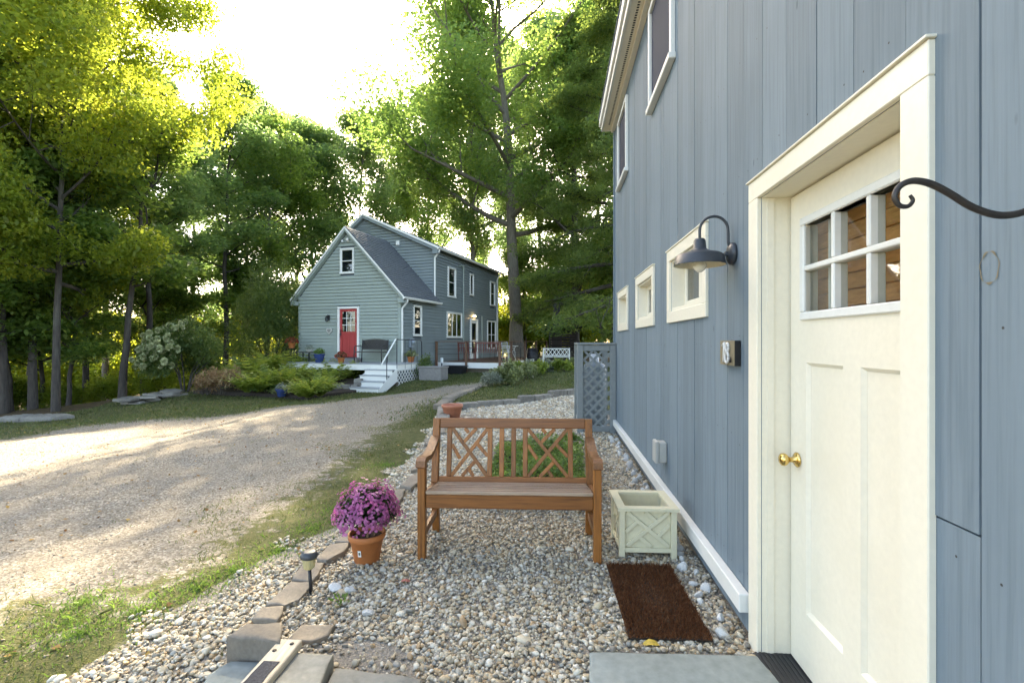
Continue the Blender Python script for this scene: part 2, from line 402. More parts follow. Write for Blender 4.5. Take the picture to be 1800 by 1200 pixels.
def np_mesh(name, V, Fc, mat, tint=None, smooth=False):
    """V (n,3), Fc (m,k) uniform face size; tint per face"""
    V = np.asarray(V, dtype=np.float32); Fc = np.asarray(Fc, dtype=np.int32); m, k = Fc.shape
    me = bpy.data.meshes.new(name)
    me.vertices.add(len(V)); me.vertices.foreach_set('co', V.ravel())
    me.loops.add(m * k); me.loops.foreach_set('vertex_index', Fc.ravel())
    me.polygons.add(m); me.polygons.foreach_set('loop_start', np.arange(0, m * k, k, dtype=np.int32))
    if smooth: me.polygons.foreach_set('use_smooth', np.ones(m, dtype=bool))
    if tint is not None:
        a = me.attributes.new('tint', 'FLOAT', 'FACE'); a.data.foreach_set('value', np.asarray(tint, dtype=np.float32))
    me.materials.append(MATS[mat]); me.update(calc_edges=True); me.validate(); return me

def unit(a): return a / np.maximum(np.linalg.norm(a, axis=-1, keepdims=True), 1e-9)
def leaves(C, size, rg, up=.5, aspect=.6, droop=0.0, dirs=None, wide=.45):
    """diamond leaves at centres C; returns V, F"""
    n = len(C); size = np.broadcast_to(np.asarray(size, dtype=float), (n,))[:, None]
    d = unit(rg.normal(size=(n, 3)) * np.array([1, 1, .5])) if dirs is None else unit(dirs)
    d[:, 2] -= droop; d = unit(d)
    nm = rg.normal(size=(n, 3)); nm[:, 2] = np.abs(nm[:, 2]) + up * 2; nm = nm - d * (nm * d).sum(1, keepdims=True); nm = unit(nm)
    sd_ = np.cross(d, nm)
    a = C - d * size * .5; t = C + d * size * .5; mid = C - d * size * (.5 - wide) + nm * size * .10
    l = mid + sd_ * size * aspect * .5; r = mid - sd_ * size * aspect * .5
    V = np.stack([a, l, t, r], 1).reshape(-1, 3); Fc = np.arange(n * 4).reshape(n, 4)
    return V, Fc

# ------------------------------------------------------------------ terrain
CTRL = np.array([  # x, y, z   heights read along the ground
    (0, 0, 0), (0, 3, 0), (.8, 3, 0), (-1, 3, 0), (0, 6, 0), (1, 8, 0), (-1.3, 2, 0), (-1.3, 6, -.01), (-1.35, 9.8, 0), (1.5, 9, .02), (1.2, 11.5, .15), (0, 10, .04),
    (2, 2, 0), (2, -3, 0), (-2, -3, -.02), (-4, 2, -.06), (-4, 5, -.08), (-7, 4, -.14), (-7, 8, -.22), (-3.5, 9, -.08), (-10, 3, -.25), (-12.5, 12, -.6), (-10, 8, -.36),
    (-12, 16, -.53), (-11.4, 17.5, -.4), (-6.8, 16, -.43), (-4.5, 16.3, -.33), (-3.4, 18.5, -.05), (-3, 20, -.10), (-2, 22, .02), (0, 21, .12), (0, 17, .15), (-2.4, 15, -.12),
    (2, 17, .33), (2.2, 24, .28), (1.5, 13.5, .26), (0, 13.5, .10), (4, 30, .45), (0, 33, .3), (6, 20, .6), (6, 8, .2), (10, 40, .8), (-6, 20, -.3), (-6, 30, -.5), (-14.3, 15, -.75),
    (-17, 14, -1.0), (-18, 20, -1.4), (-25, 20, -2.2), (-25, 35, -3.2), (-15, 30, -1.6), (-10, 40, -1.6), (-30, 5, -1.4), (-16, 3, -.5), (-14, -6, -.3), (-40, 40, -4), (0, 60, .2), (20, 60, 1.2), (-20, 60, -3.0),
    (-60, 80, -5), (40, 80, 1), (0, 120, 0), (30, 0, .3), (0, -30, 0), (-40, -30, -1)], dtype=float)
def terrain(x, y):
    x = np.asarray(x, float); y = np.asarray(y, float); sh = x.shape
    P = np.stack([x.ravel(), y.ravel()], 1); out = np.empty(len(P))
    for i in range(0, len(P), 20000):
        d2 = ((P[i:i + 20000, None, :] - CTRL[None, :, :2]) ** 2).sum(2) + .35
        w = d2 ** -1.75; out[i:i + 20000] = (w * CTRL[:, 2]).sum(1) / w.sum(1)
    amp = np.clip(1 - np.abs(x + 5) / 30, 0, 1) * np.clip((-1.4 - x) / 1.5, 0, 1)
    return out.reshape(sh) + amp * .012 * (np.sin(x * 2.1 + 1.3 * np.sin(y * 1.1)) + np.sin(y * 2.7 + 1.7 * np.sin(x * .9)))
def tz(x, y): return float(terrain(np.array([x]), np.array([y]))[0])
def on_ground(px, py, it=6):
    z = 0.0
    for _ in range(it): X, Y, _z = gp(px, py, z); z = tz(X, Y)
    return X, Y, z
def inpoly(x, y, poly):
    c = np.zeros(x.shape, bool); n = len(poly)
    for i in range(n):
        x0, y0 = poly[i]; x1, y1 = poly[(i + 1) % n]
        if y0 == y1: continue
        c ^= ((y0 > y) != (y1 > y)) & (x < (x1 - x0) * (y - y0) / (y1 - y0) + x0)
    return c
def sdist(x, y, poly):
    d = np.full(x.shape, 1e9); n = len(poly)
    for i in range(n):
        a = np.array(poly[i]); b = np.array(poly[(i + 1) % n]); ab = b - a
        t = np.clip(((x - a[0]) * ab[0] + (y - a[1]) * ab[1]) / (ab @ ab), 0, 1)
        d = np.minimum(d, np.hypot(x - a[0] - t * ab[0], y - a[1] - t * ab[1]))
    return np.where(inpoly(x, y, poly), d, -d)

DRIVE = [on_ground(*p)[:2] for p in ((-400, 850), (0, 775), (130, 752), (260, 738), (420, 728), (560, 708), (690, 692), (780, 679), (850, 671))]
DRIVE += [on_ground(*p)[:2] for p in ((845, 682), (770, 702), (690, 742), (600, 800), (500, 880), (350, 985), (150, 1075), (-200, 1200))]
DRIVE += [(-3.2, -8), (-12, -8), (-14, 4)]
BED = [(-2.05, .3), (-1.95, 2.0), (-1.75, 3.0), (-1.34, 3.9), (-1.28, 6), (-1.35, 9.9), (-.4, 10.7), (1.3, 11.9), (1.9, 12.2), (1.9, 8), (1.4, 3), (1.1, -.8), (-1.6, -.8)]
LAWN = [on_ground(*p)[:2] for p in ((778, 716), (830, 690), (860, 678), (880, 668))] + [(0, 22), (1.5, 24), (3.5, 24), (2.9, 12.4), (1.35, 12.0), (.2, 11.1)]
GRASSY = [on_ground(*p)[:2] for p in ((350, 985), (500, 880), (600, 800), (690, 742), (770, 702))] + [(-1.45, 9.8), (-1.34, 6), (-1.4, 4.2), (-1.8, 3.0), (-2.0, 2.3), (-3.6, .4), (-4.4, 1.6)]

def axis(lo, hi, step, far_lo, far_hi, g=1.16):
    a = list(np.arange(lo, hi + 1e-6, step)); s = step
    v = hi
    while v < far_hi: s *= g; v += s; a.append(v)
    s = step; v = lo; pre = []
    while v > far_lo: s *= g; v -= s; pre.append(v)
    return np.array(pre[::-1] + a)
gx = axis(-13, 4, .10, -260, 260); gy = axis(.6, 20, .10, -60, 420)
GX, GY = np.meshgrid(gx, gy)
GZ = terrain(GX, GY)
dsd = sdist(GX, GY, DRIVE); bsd = sdist(GX, GY, BED); lsd = sdist(GX, GY, LAWN); gsd = sdist(GX, GY, GRASSY)
pebb = np.clip(.5 + bsd / .25, 0, 1)
grs = np.clip(.45 - dsd / 1.1, .12, 1); grs = np.maximum(grs, np.clip(.42 + gsd / 1.4, 0, .95))
grs = np.where((dsd > .6) & (gsd < -.8), np.clip(.24 - dsd * .10, .05, .3), grs)
lit = np.clip((np.maximum(-12.5 - GX + (GY - 14) * .12, GY - 26) / 2.5), 0, 1)
lit *= np.clip((34 - GY) / 6, 0, 1)
lit = np.maximum(lit, np.clip((30 - GY) / 4, 0, 1) * np.clip((-9.5 - GX) / 3 * np.clip((GY - 17.5) / 1.0, 0, 1), 0, 1))
ny, nx = GX.shape
idx = np.arange(ny * nx).reshape(ny, nx)
quads = np.stack([idx[:-1, :-1], idx[:-1, 1:], idx[1:, 1:], idx[1:, :-1]], -1).reshape(-1, 4)
fc = lambda a: a.ravel()[quads].mean(1)
fd, fb = fc(dsd), fc(bsd)
sel = {'gravel_bed': fb > 0}; sel['driveway'] = (fd > 0) & ~sel['gravel_bed']; sel['ground'] = ~(sel['gravel_bed'] | sel['driveway'])
VV = np.stack([GX.ravel(), GY.ravel(), GZ.ravel()], 1)
for nm, s_ in sel.items():
    q = quads[s_]; used, inv = np.unique(q.ravel(), return_inverse=True)
    me = np_mesh(nm, VV[used], inv.reshape(-1, 4), 'ground', smooth=True)
    for an, arr in (('grass', grs), ('litter', lit), ('pebbles', pebb)):
        a = me.attributes.new(an, 'FLOAT', 'POINT'); a.data.foreach_set('value', arr.ravel()[used].astype(np.float32))
    tag(obj(nm, me), kind='structure')

# ------------------------------------------------------------------ pebbles (instanced stones, one object each)
def scatter_object(name, P, scale, rot, colr, subdiv, label):
    me = bpy.data.meshes.new(name); me.vertices.add(len(P)); me.vertices.foreach_set('co', P.astype(np.float32).ravel())
    a = me.attributes.new('psc', 'FLOAT_VECTOR', 'POINT'); a.data.foreach_set('vector', scale.astype(np.float32).ravel())
    a = me.attributes.new('prot', 'FLOAT_VECTOR', 'POINT'); a.data.foreach_set('vector', rot.astype(np.float32).ravel())
    a = me.attributes.new('pcol', 'FLOAT_COLOR', 'POINT')
    a.data.foreach_set('color', np.concatenate([colr, np.ones((len(P), 1))], 1).astype(np.float32).ravel())
    me.materials.append(MATS['pebble'])
    o = obj(name, me); tag(o, label, 'gravel', kind='stuff')
    ng = bpy.data.node_groups.new(name + '_scatter', 'GeometryNodeTree')
    ng.interface.new_socket('Geometry', in_out='INPUT', socket_type='NodeSocketGeometry')
    ng.interface.new_socket('Geometry', in_out='OUTPUT', socket_type='NodeSocketGeometry')
    n = ng.nodes; L = ng.links.new
    gi, go = n.new('NodeGroupInput'), n.new('NodeGroupOutput')
    ico = n.new('GeometryNodeMeshIcoSphere'); ico.inputs['Radius'].default_value = 1; ico.inputs['Subdivisions'].default_value = subdiv
    pos = n.new('GeometryNodeInputPosition'); nz = n.new('ShaderNodeTexNoise'); nz.inputs['Scale'].default_value = 1.1; nz.inputs['Detail'].default_value = 1
    L(pos.outputs[0], nz.inputs['Vector'])
    sb = n.new('ShaderNodeVectorMath'); sb.operation = 'SUBTRACT'; sb.inputs[1].default_value = (.5, .5, .5); L(nz.outputs['Color'], sb.inputs[0])
    sp = n.new('GeometryNodeSetPosition'); L(ico.outputs[0], sp.inputs[0]); L(sb.outputs[0], sp.inputs['Offset'])
    sm = n.new('GeometryNodeSetShadeSmooth'); L(sp.outputs[0], sm.inputs[0])
    mt = n.new('GeometryNodeSetMaterial'); mt.inputs['Material'].default_value = MATS['pebble']; L(sm.outputs[0], mt.inputs[0])
    m2p = n.new('GeometryNodeMeshToPoints'); L(gi.outputs[0], m2p.inputs[0])
    iop = n.new('GeometryNodeInstanceOnPoints'); L(m2p.outputs[0], iop.inputs['Points']); L(mt.outputs[0], iop.inputs['Instance'])
    a1 = n.new('GeometryNodeInputNamedAttribute'); a1.data_type = 'FLOAT_VECTOR'; a1.inputs[0].default_value = 'prot'
    e2r = n.new('FunctionNodeEulerToRotation'); L(a1.outputs[0], e2r.inputs[0]); L(e2r.outputs[0], iop.inputs['Rotation'])
    a2 = n.new('GeometryNodeInputNamedAttribute'); a2.data_type = 'FLOAT_VECTOR'; a2.inputs[0].default_value = 'psc'
    L(a2.outputs[0], iop.inputs['Scale']); L(iop.outputs[0], go.inputs[0])
    md = o.modifiers.new('scatter', 'NODES'); md.node_group = ng
    return o
TH = math.atan(78 / F); ST, CT = math.sin(TH), math.cos(TH)
WALLD = .938
def barn_uv(x, y): return x * CT - y * ST - WALLD, x * ST + y * CT      # (into wall, along wall)
def barn_pt(o, s, z=0.0): o = o + WALLD; return (o * CT + s * ST, -o * ST + s * CT, z)

PCOL = np.array([(.58, .53, .42), (.48, .40, .28), (.64, .61, .53), (.38, .37, .33), (.44, .32, .19), (.27, .25, .21), (.54, .46, .33), (.70, .68, .62), (.33, .345, .33)]) * np.array([.97, .94, .87])
def pebble_cloud(n, x0, x1, y0, y1, keep, size, jit=.012, bias=1.5):
    x = rng.uniform(x0, x1, n); y = y0 + (y1 - y0) * rng.random(n) ** bias
    k = keep(x, y); x, y = x[k], y[k]; m = len(x)
    z = terrain(x, y) + rng.uniform(-.004, jit, m)
    s = size * np.exp(rng.normal(0, .34, m)) * (1 + .07 * np.maximum(0, y - 4))
    sc = s[:, None] * rng.uniform(.6, 1.25, (m, 3)) * np.array([1.15, 1, .72])
    rot = np.stack([rng.normal(0, .35, m), rng.normal(0, .35, m), rng.uniform(0, 6.3, m)], 1)
    c = PCOL[rng.choice(len(PCOL), m, p=[.20, .16, .15, .10, .09, .07, .12, .06, .05])] * rng.uniform(.75, 1.12, (m, 1))
    return np.stack([x, y, z], 1), sc, rot, c
SLAB = [(.36, 2.27), (1.02, 2.24), (1.0, .5), (.2, .5)]
def keep_bed(x, y):
    o, s = barn_uv(x, y); w = sdist(x, y, BED) + .10 * np.sin(x * 9 + 2 * np.sin(y * 5)) + .08 * np.sin(y * 13)
    k = (w > 0) & (o < -.005) & ~inpoly(x, y, SLAB)
    fade = np.where((x < -1.35) & (y < 4.2), rng.random(len(x)) < np.clip(w / .4 + .35, 0, 1), True)
    k &= fade
    mx, my = (x - .785) * math.cos(R(3.2)) - (y - 2.71) * math.sin(R(3.2)), (x - .785) * math.sin(R(3.2)) + (y - 2.71) * math.cos(R(3.2))
    k &= ~((np.abs(mx) < .19) & (np.abs(my) < .375))                       # nothing pokes through the doormat
    k &= ~((np.hypot(x + .72, y - 2.05) < .30) & (rng.random(len(x)) < .8))
    return k & (y > .9)
P = [pebble_cloud(92000, -2.3, 1.5, 1.0, 6.0, keep_bed, .0088, .013, 1.35), pebble_cloud(36000, -1.6, 2.2, 5.6, 12.2, keep_bed, .0115, .012, 1.0)]
scatter_object('bed_gravel', *[np.concatenate([a[i] for a in P]) for i in range(4)], 2, 'white and tan rounded gravel filling the bed along the barn wall')
def keep_drive(x, y):
    d = sdist(x, y, DRIVE); return (d > -.6) & (rng.random(len(x)) < np.clip(.45 + d * .5, .1, .8)) & (sdist(x, y, BED) < .05)
x4 = pebble_cloud(42000, -11, -1.2, 1.3, 13, keep_drive, .0052, .004, 1.6)
x4 = (x4[0], x4[1], x4[2], x4[3] * np.array([.66, .61, .54]))
scatter_object('driveway_gravel', *x4, 1, 'fine crushed stone strewn over the sandy driveway')

# ------------------------------------------------------------------ grass and fallen leaves
def grass_patch(n, sample, hgt, wid, name, label, mat='grass_blade'):
    x, y = sample(n); m = len(x); z = terrain(x, y) - .004
    h = hgt * np.exp(rng.normal(0, .4, m)) ; a = rng.uniform(0, 6.28, m); w = wid * rng.uniform(.6, 1.4, m) * (1 + .05 * np.maximum(0, y - 5))
    lean = rng.normal(0, .7, (m, 2)) * h[:, None]
    b = np.stack([x, y, z], 1); dx = np.stack([np.cos(a), np.sin(a), 0 * a], 1) * w[:, None]
    mid = b + np.stack([lean[:, 0] * .35, lean[:, 1] * .35, h * .62], 1); tip = b + np.stack([lean[:, 0], lean[:, 1], h], 1)
    V = np.stack([b - dx, b + dx, mid + dx * .75, tip, mid - dx * .75], 1).reshape(-1, 3)
    Fc = np.arange(m * 5).reshape(m, 5)
    me = np_mesh(name, V, Fc, mat, np.clip(rng.normal(.45, .25, m), 0, 1))
    return tag(obj(name, me), label, 'grass', kind='stuff')
def fbm(x, y, k=1.0):
    return (np.sin(x * 2.3 * k + 1.7 * np.sin(y * 1.9 * k)) + np.sin(y * 3.1 * k + 1.3 * np.sin(x * 2.7 * k + 1)) + .7 * np.sin(x * 6.1 * k + y * 4.3 * k) + .6 * np.sin(x * 11 * k - y * 9.7 * k)) / 3.3
def s_strip(n):
    x = rng.uniform(-6, -1.1, n); y = 1.2 + 12 * rng.random(n) ** 1.5
    d = sdist(x, y, GRASSY); pr = np.clip(.12 + d * .6 + .75 * fbm(x, y), 0, 1)
    pr *= np.where(sdist(x, y, BED) > .1, .25, 1) * (d > -.9)
    pr = np.maximum(pr, .10 * ((d > -3.2) & (fbm(x * 1.7, y * 1.7) > .62) & (sdist(x, y, BED) < 0))); k = rng.random(n) < pr; return x[k], y[k]
grass_patch(200000, s_strip, .017, .0026, 'lawn_grass', 'short patchy grass between the driveway and the stone edging')
def s_tuft(n):
    x, y = [], []
    for cx, cy_, r in ((-2.0, 2.6, .30), (-2.15, 2.4, .30), (-1.62, 3.35, .26), (-1.55, 3.75, .30), (-1.5, 4.2, .35), (-2.3, 2.5, .4), (-1.85, 2.85, .3), (-1.75, 3.05, .22), (-1.45, 4.9, .35), (-1.5, 5.7, .4), (-2.4, 2.7, .3)):
        m = n // 11; rr = r * np.abs(rng.normal(0, .55, m)); a = rng.uniform(0, 6.28, m); x.append(cx + rr * np.cos(a)); y.append(cy_ + rr * np.sin(a))
    return np.concatenate(x), np.concatenate(y)
grass_patch(6000, s_tuft, .017, .0028, 'edge_grass', 'taller weedy grass tufts growing against the stone edging', 'herb_green')
def s_far(n):
    x = rng.uniform(-13.5, 4, n); y = rng.uniform(9, 25, n)
    d = sdist(x, y, DRIVE); b = sdist(x, y, BED)
    h1 = (x + 4.5) * .95 + (y - 19.5) * -.313; h2 = (x + 4.5) * .313 + (y - 19.5) * .95
    k = (rng.random(n) < np.clip(.55 - d * 1.2 + .4 * fbm(x, y, .6), 0, 1)) & (b < 0) & ~((h1 > -6) & (h1 < .9) & (h2 > -1.7)) & (d < .5)
    k &= ~((x < -8) & (rng.random(n) < .45))
    return x[k], y[k]
grass_patch(120000, s_far, .035, .006, 'far_grass', 'lawn grass beyond the driveway around the porch steps and side deck')
def leaf_litter(n, sample, size, name, label):
    x, y = sample(n); C = np.stack([x, y, terrain(x, y) + .008], 1)
    V, Fc = leaves(C, size * rng.uniform(.6, 1.4, len(x)), rng, up=3.0, aspect=.75)
    tag(obj(name, np_mesh(name, V, Fc, 'dry_leaf', np.clip(rng.normal(.5, .3, len(x)), 0, 1))), label, 'leaves', kind='stuff')
def s_lit(n):
    x = rng.uniform(-14, .8, n); y = 1.3 + 20 * rng.random(n) ** 1.3
    k = (rng.random(n) < np.where(x < -1.3, .6, .03) * np.clip(.5 + .5 * fbm(x, y, .5), .1, 1)); return x[k], y[k]
leaf_litter(7000, s_lit, .035, 'fallen_leaves', 'small dry leaves scattered over the driveway and grass')

def single_leaf(px, py, mat, label, size):
    X, Y, z = on_ground(px, py); V, Fc = leaves(np.zeros((1, 3)), size, np.random.default_rng(3), up=5, aspect=.6)
    mb = MB(); n = 9
    pts = [(size * .5 * math.sin(t) * (1 if t < math.pi else 1), size * .28 * math.cos(t) * (1 + .2 * math.sin(3 * t)), .006 * math.cos(2 * t)) for t in np.linspace(0, 2 * math.pi, n + 1)[:-1]]
    mb.add(pts + [(0, 0, .004)], [(k, (k + 1) % n, n) for k in range(n)])
    tag(mb.build('fallen_leaf', mat, loc=(X, Y, z + .020), rot=(.05, .1, .2)), label, 'leaf')
paint('leaf_yellow', (.48, .34, .06), .6, .15); paint('leaf_red', (.34, .12, .09), .7, .15)
single_leaf(1145, 1137, 'leaf_yellow', 'yellow fallen leaf lying between the doormat and the stone step', .085)
single_leaf(713, 1026, 'leaf_red', 'dull red fallen leaf on the gravel in front of the bench', .06)

# ------------------------------------------------------------------ barn
barn = empty('barn', barn_pt(0, 0), -TH, 'slate blue barn clad in upright boards with cream trim and a cream door', 'barn')
# local frame: x into the wall, y along it (away from the camera), z up
EAVE, WEND = 4.88, 7.86
DO0, DO1, DOZ = 1.386, 2.312, 2.109                      # door opening
opens = [(DO0, DO1, -.2, DOZ)]
SMALLW = [(3.17, 4.05, 1.69, 2.10), (4.80, 5.66, 1.69, 2.09), (6.50, 7.30, 1.69, 2.08)]
TALLW = [(3.97, 4.82, 3.73, 4.64), (6.47, 7.26, 3.72, 4.62)]
opens += SMALLW + TALLW
seams = [WEND, 7.62, 7.40, 7.05, 6.83, 6.53, 6.34, 6.14, 5.93, 5.75, 5.56, 5.37, 5.15, 4.94, 4.70, 4.46, 4.34, 4.10, 3.85, 3.70, 3.55, 3.39, 3.19, 2.96, 2.75, 2.52, 2.30, 2.07, 1.84, 1.62, 1.39, 1.16, .93, .66, .40, .12, -.2, -.5, -.85, -1.2, -1.5]
core = MB()
ss = sorted({-1.5, WEND} | {v for o_ in opens for v in o_[:2]})
for a, b in zip(ss[:-1], ss[1:]):
    mid = (a + b) / 2; cuts = sorted([(o_[2], o_[3]) for o_ in opens if o_[0] < mid < o_[1]]); z = .02
    for c0, c1 in cuts + [(EAVE + .05, None)]:
        if c0 > z: core.box(.023, .16, a, b, z, c0)
        z = c1 if c1 else z
core.build('sheathing', 'core_grey', barn)
ends = MB(); ends.box(.16, 5.0, WEND - .12, WEND - .003, .02, EAVE + .05); ends.build('end_wall', 'barn_board', barn)
for i in range(len(seams) - 1):
    b, a = seams[i] - random.choice((.0012, .0016, .0022, .0038)), seams[i + 1] + random.choice((.0012, .0016, .0022))
    th = random.uniform(0, .0034)
    rects = []; cuts_s = sorted({a, b} | {v for o_ in opens for v in o_[:2] if a < v < b})
    for u, v in zip(cuts_s[:-1], cuts_s[1:]):
        mid = (u + v) / 2; z = .03
        for c0, c1 in sorted([(o_[2], o_[3]) for o_ in opens if o_[0] < mid < o_[1]]) + [(EAVE, None)]:
            if c0 > z:
                if abs(a - 1.1622) < .02 and z < 1.02 < c0: rects += [(u, v, z, 1.016, 0), (u, v, 1.022, c0, .003)]   # the patched board beside the door
                else: rects.append((u, v, z, c0, 0))
            z = c1 if c1 else z
    while rects:                                             # each connected piece of board is its own part
        comp = [rects.pop()]; grew = True
        while grew:
            grew = False
            for q in rects[:]:
                if any((abs(q[0] - c[1]) < 1e-6 or abs(q[1] - c[0]) < 1e-6) and q[2] < c[3] and q[3] > c[2] for c in comp): comp.append(q); rects.remove(q); grew = True
        mb = MB()
        for u, v, z0_, z1_, ex in comp: mb.box(-th - ex, .022, u, v, z0_, z1_)
        mb.build('board', 'barn_board', barn)
corner = MB(); corner.cbox(-.028, .0, WEND - .01, WEND + .02, .03, EAVE, .003); corner.cbox(-.028, .12, WEND + .0205, WEND + .04, .03, EAVE, .003); corner.build('corner_board', 'barn_board', barn)
nl = MB()
for i in range(len(seams) - 1):
    b, a = seams[i], seams[i + 1]
    for zn in (.30, .95, 1.45, 2.30, 2.85, 3.45, 4.2, 4.7):
        for y_ in (a + .25 * (b - a), a + .75 * (b - a)):
            zz = zn + random.uniform(-.03, .03); yy = y_ + random.uniform(-.01, .01)
            if any(o_[0] - .12 < yy < o_[1] + .12 and o_[2] - .12 < zz < o_[3] + .12 for o_ in opens) or random.random() < .25: continue
            nl.add([(-.0038, yy + .0035 * math.cos(k * 1.0472), zz + .0035 * math.sin(k * 1.0472)) for k in range(6)], [(5, 4, 3, 2, 1, 0)])
nl.build('nail_heads', 'fitting_grey' if False else 'vent_dark', barn)['kind'] = 'stuff'
# base trim (water table)
bt = MB(); bt.cbox(-.055, -.0035, 2.437, 7.70, .135, .225, .004); bt.build('base_trim', 'trim_white', barn)
# eave: soffit, vent strip, fascia, crown
ev = MB(); ev.box(-.185, .02, -1.5, WEND + .06, EAVE - .012, EAVE + .01); ev.box(-.06, -.004, -1.5, WEND + .05, EAVE - .07, EAVE - .0125); sof = ev.build('soffit', 'cream', barn)
fa = MB(); fa.cbox(-.215, -.186, -1.5, WEND + .10, EAVE - .03, EAVE + .14, .004); fa.cbox(-.245, -.216, -1.5, WEND + .12, EAVE + .05, EAVE + .17, .006); fa.box(-.185, .02, WEND + .061, WEND + .09, EAVE - .03, EAVE + .14); fa.build('fascia', 'trim_white', barn)
sv = MB()
for k in range(230):
    y = -1.2 + k * .04
    if y < WEND - .1: sv.box(-.118, -.094, y, y + .018, EAVE - .0155, EAVE - .0125)
sv.build('soffit_vent', 'vent_dark', barn)['kind'] = 'stuff'
rf = MB(); rf.add([(-.26, -1.5, EAVE + .17), (-.26, WEND + .14, EAVE + .17), (4, WEND + .14, EAVE + 3.2), (4, -1.5, EAVE + 3.2), (-.26, -1.5, EAVE + .19), (-.26, WEND + .14, EAVE + .19), (4, WEND + .14, EAVE + 3.22), (4, -1.5, EAVE + 3.22)],
   [(0, 1, 2, 3), (7, 6, 5, 4), (0, 4, 5, 1), (1, 5, 6, 2), (2, 6, 7, 3), (3, 7, 4, 0)]); rf.build('roof', 'shingle', barn)

def barn_window(a, b, z0, z1, label, tall):
    t = .088 if not tall else .05; mb = MB()
    if not tall:
        mb.cbox(-.022, -.0005, a - t, b + t, z1, z1 + t, .003); mb.cbox(-.022, -.0005, a - t, b + t, z0 - t, z0, .003)
        mb.cbox(-.022, -.0005, a - t, a, z0 + .0005, z1 - .0005, .003); mb.cbox(-.022, -.0005, b, b + t, z0 + .0005, z1 - .0005, .003)
        fr = mb.build('window', 'cream', barn)
        cap = MB(); cap.cbox(-.03, -.0005, a - t - .01, b + t + .01, z1 + t + .0005, z1 + t + .012, .002); cap.build('drip_cap', 'cream', fr)
        jb = MB(); jb.box(-.0, .17, a, a + .016, z0, z1); jb.box(0, .17, b - .016, b, z0, z1); jb.box(0, .17, a + .0165, b - .0165, z1 - .016, z1); jb.box(0, .17, a + .0165, b - .0165, z0, z0 + .03); jb.build('jamb', 'cream', fr)
        sa = MB(); a2, b2, y0, y1 = a + .017, b - .017, z0 + .031, z1 - .017
        sa.cbox(.095, .13, a2, a2 + .055, y0, y1, .004); sa.cbox(.095, .13, b2 - .055, b2, y0, y1, .004)
        sa.cbox(.095, .13, a2 + .0555, b2 - .0555, y1 - .05, y1, .004); sa.cbox(.095, .13, a2 + .0555, b2 - .0555, y0, y0 + .05, .004)
        m_ = (a2 + b2) / 2; sa.cbox(.097, .128, m_ - .03, m_ + .03, y0 + .0505, y1 - .0505, .004); sa.build('sash', 'cream', fr)
        for u, v in ((a2 + .0555, m_ - .03), (m_ + .03, b2 - .0555)):
            p = MB(); p.box(.110, .114, u, v, y0 + .05, y1 - .05); p.build('pane', 'glass_dark', fr)
        rm = MB(); rm.box(.24, .25, a - .1, b + .1, z0 - .1, z1 + .1); rm.build('curtain', 'curtain', fr)
    else:
        mb.cbox(-.04, -.0005, a - t, a, z0, z1 + t, .006); mb.cbox(-.04, -.0005, b, b + t, z0, z1 + t, .006)
        mb.cbox(-.04, -.0005, a + .0005, b - .0005, z1, z1 + t, .006); mb.cbox(-.06, -.0005, a - t - .02, b + t + .02, z0 - .05, z0 - .0005, .006)
        fr = mb.build('window', 'trim_white', barn)
        p = MB(); p.box(-.012, -.008, a, b, z0, z1); p.build('insect_screen', 'insect_screen', fr)
        rm = MB(); rm.box(.03, .034, a, b, z0, z1); rm.build('pane', 'glass_dark', fr)
        rm = MB(); rm.box(.16, .165, a - .1, b + .1, z0 - .1, z1 + .1); rm.build('blind', 'core_grey', fr)
    if label: fr['label'] = label
for w in SMALLW: barn_window(*w, None, False)
for w in TALLW: barn_window(*w, None, True)

# door casing, jambs, threshold
cs = MB(); c_w = .10
cs.cbox(-.022, -.0005, DO1, DO1 + c_w, .0, DOZ - .0005, .003); cs.cbox(-.022, -.0005, DO0 - c_w, DO0, .0, DOZ - .0005, .003)
cs.cbox(-.022, -.0005, DO0 - c_w, DO1 + c_w, DOZ, DOZ + .09, .003); casing = cs.build('door_casing', 'cream', barn)
dc = MB(); dc.cbox(-.032, -.0005, DO0 - c_w - .006, DO1 + c_w + .008, DOZ + .0905, DOZ + .099, .002); dc.build('drip_cap', 'cream', casing)
jb = MB(); jb.box(-.0, .19, DO1 - .004, DO1 + .02, .03, DOZ); jb.box(0, .19, DO0 - .02, DO0 + .004, .03, DOZ); jb.box(0, .19, DO0 + .0045, DO1 - .0045, DOZ - .004, DOZ + .02)
jb.box(.02, .05, DO1 - .010, DO1 - .0042, .03, DOZ - .005); jb.build('jamb', 'cream', casing)
tr = MB(); tr.cbox(-.045, .20, DO0 - .02, DO1 + .0, .0, .028, .006)
for k in range(9): tr.cbox(-.035 + k * .019, -.025 + k * .019, DO0 - .015, DO1 - .005, .0285, .032, .001)
tr.build('threshold', 'threshold', barn)
# door leaf: six lites over two tall recessed panels
DX = .121; dr0, dr1, drz0, drz1 = DO0 + .008, DO1 - .012, .036, DOZ - .012
lit_a, lit_b, lit_z0, lit_z1 = dr0 + .135, dr1 - .135, 1.575, 1.945
W_ = dr1 - dr0; st = .135; mul = .105
pa = [(dr0 + st, (dr0 + dr1) / 2 - mul / 2), ((dr0 + dr1) / 2 + mul / 2, dr1 - st)]
dm = MB()
dm.box(DX, DX + .044, dr0, dr0 + st, drz0, drz1); dm.box(DX, DX + .044, dr1 - st, dr1, drz0, drz1)
dm.box(DX, DX + .044, dr0 + st, dr1 - st, lit_z1, drz1); dm.box(DX, DX + .044, dr0 + st, dr1 - st, 1.36, lit_z0); dm.box(DX, DX + .044, dr0 + st, dr1 - st, drz0, .29)
dm.box(DX, DX + .044, pa[0][1], pa[1][0], .29, 1.36)
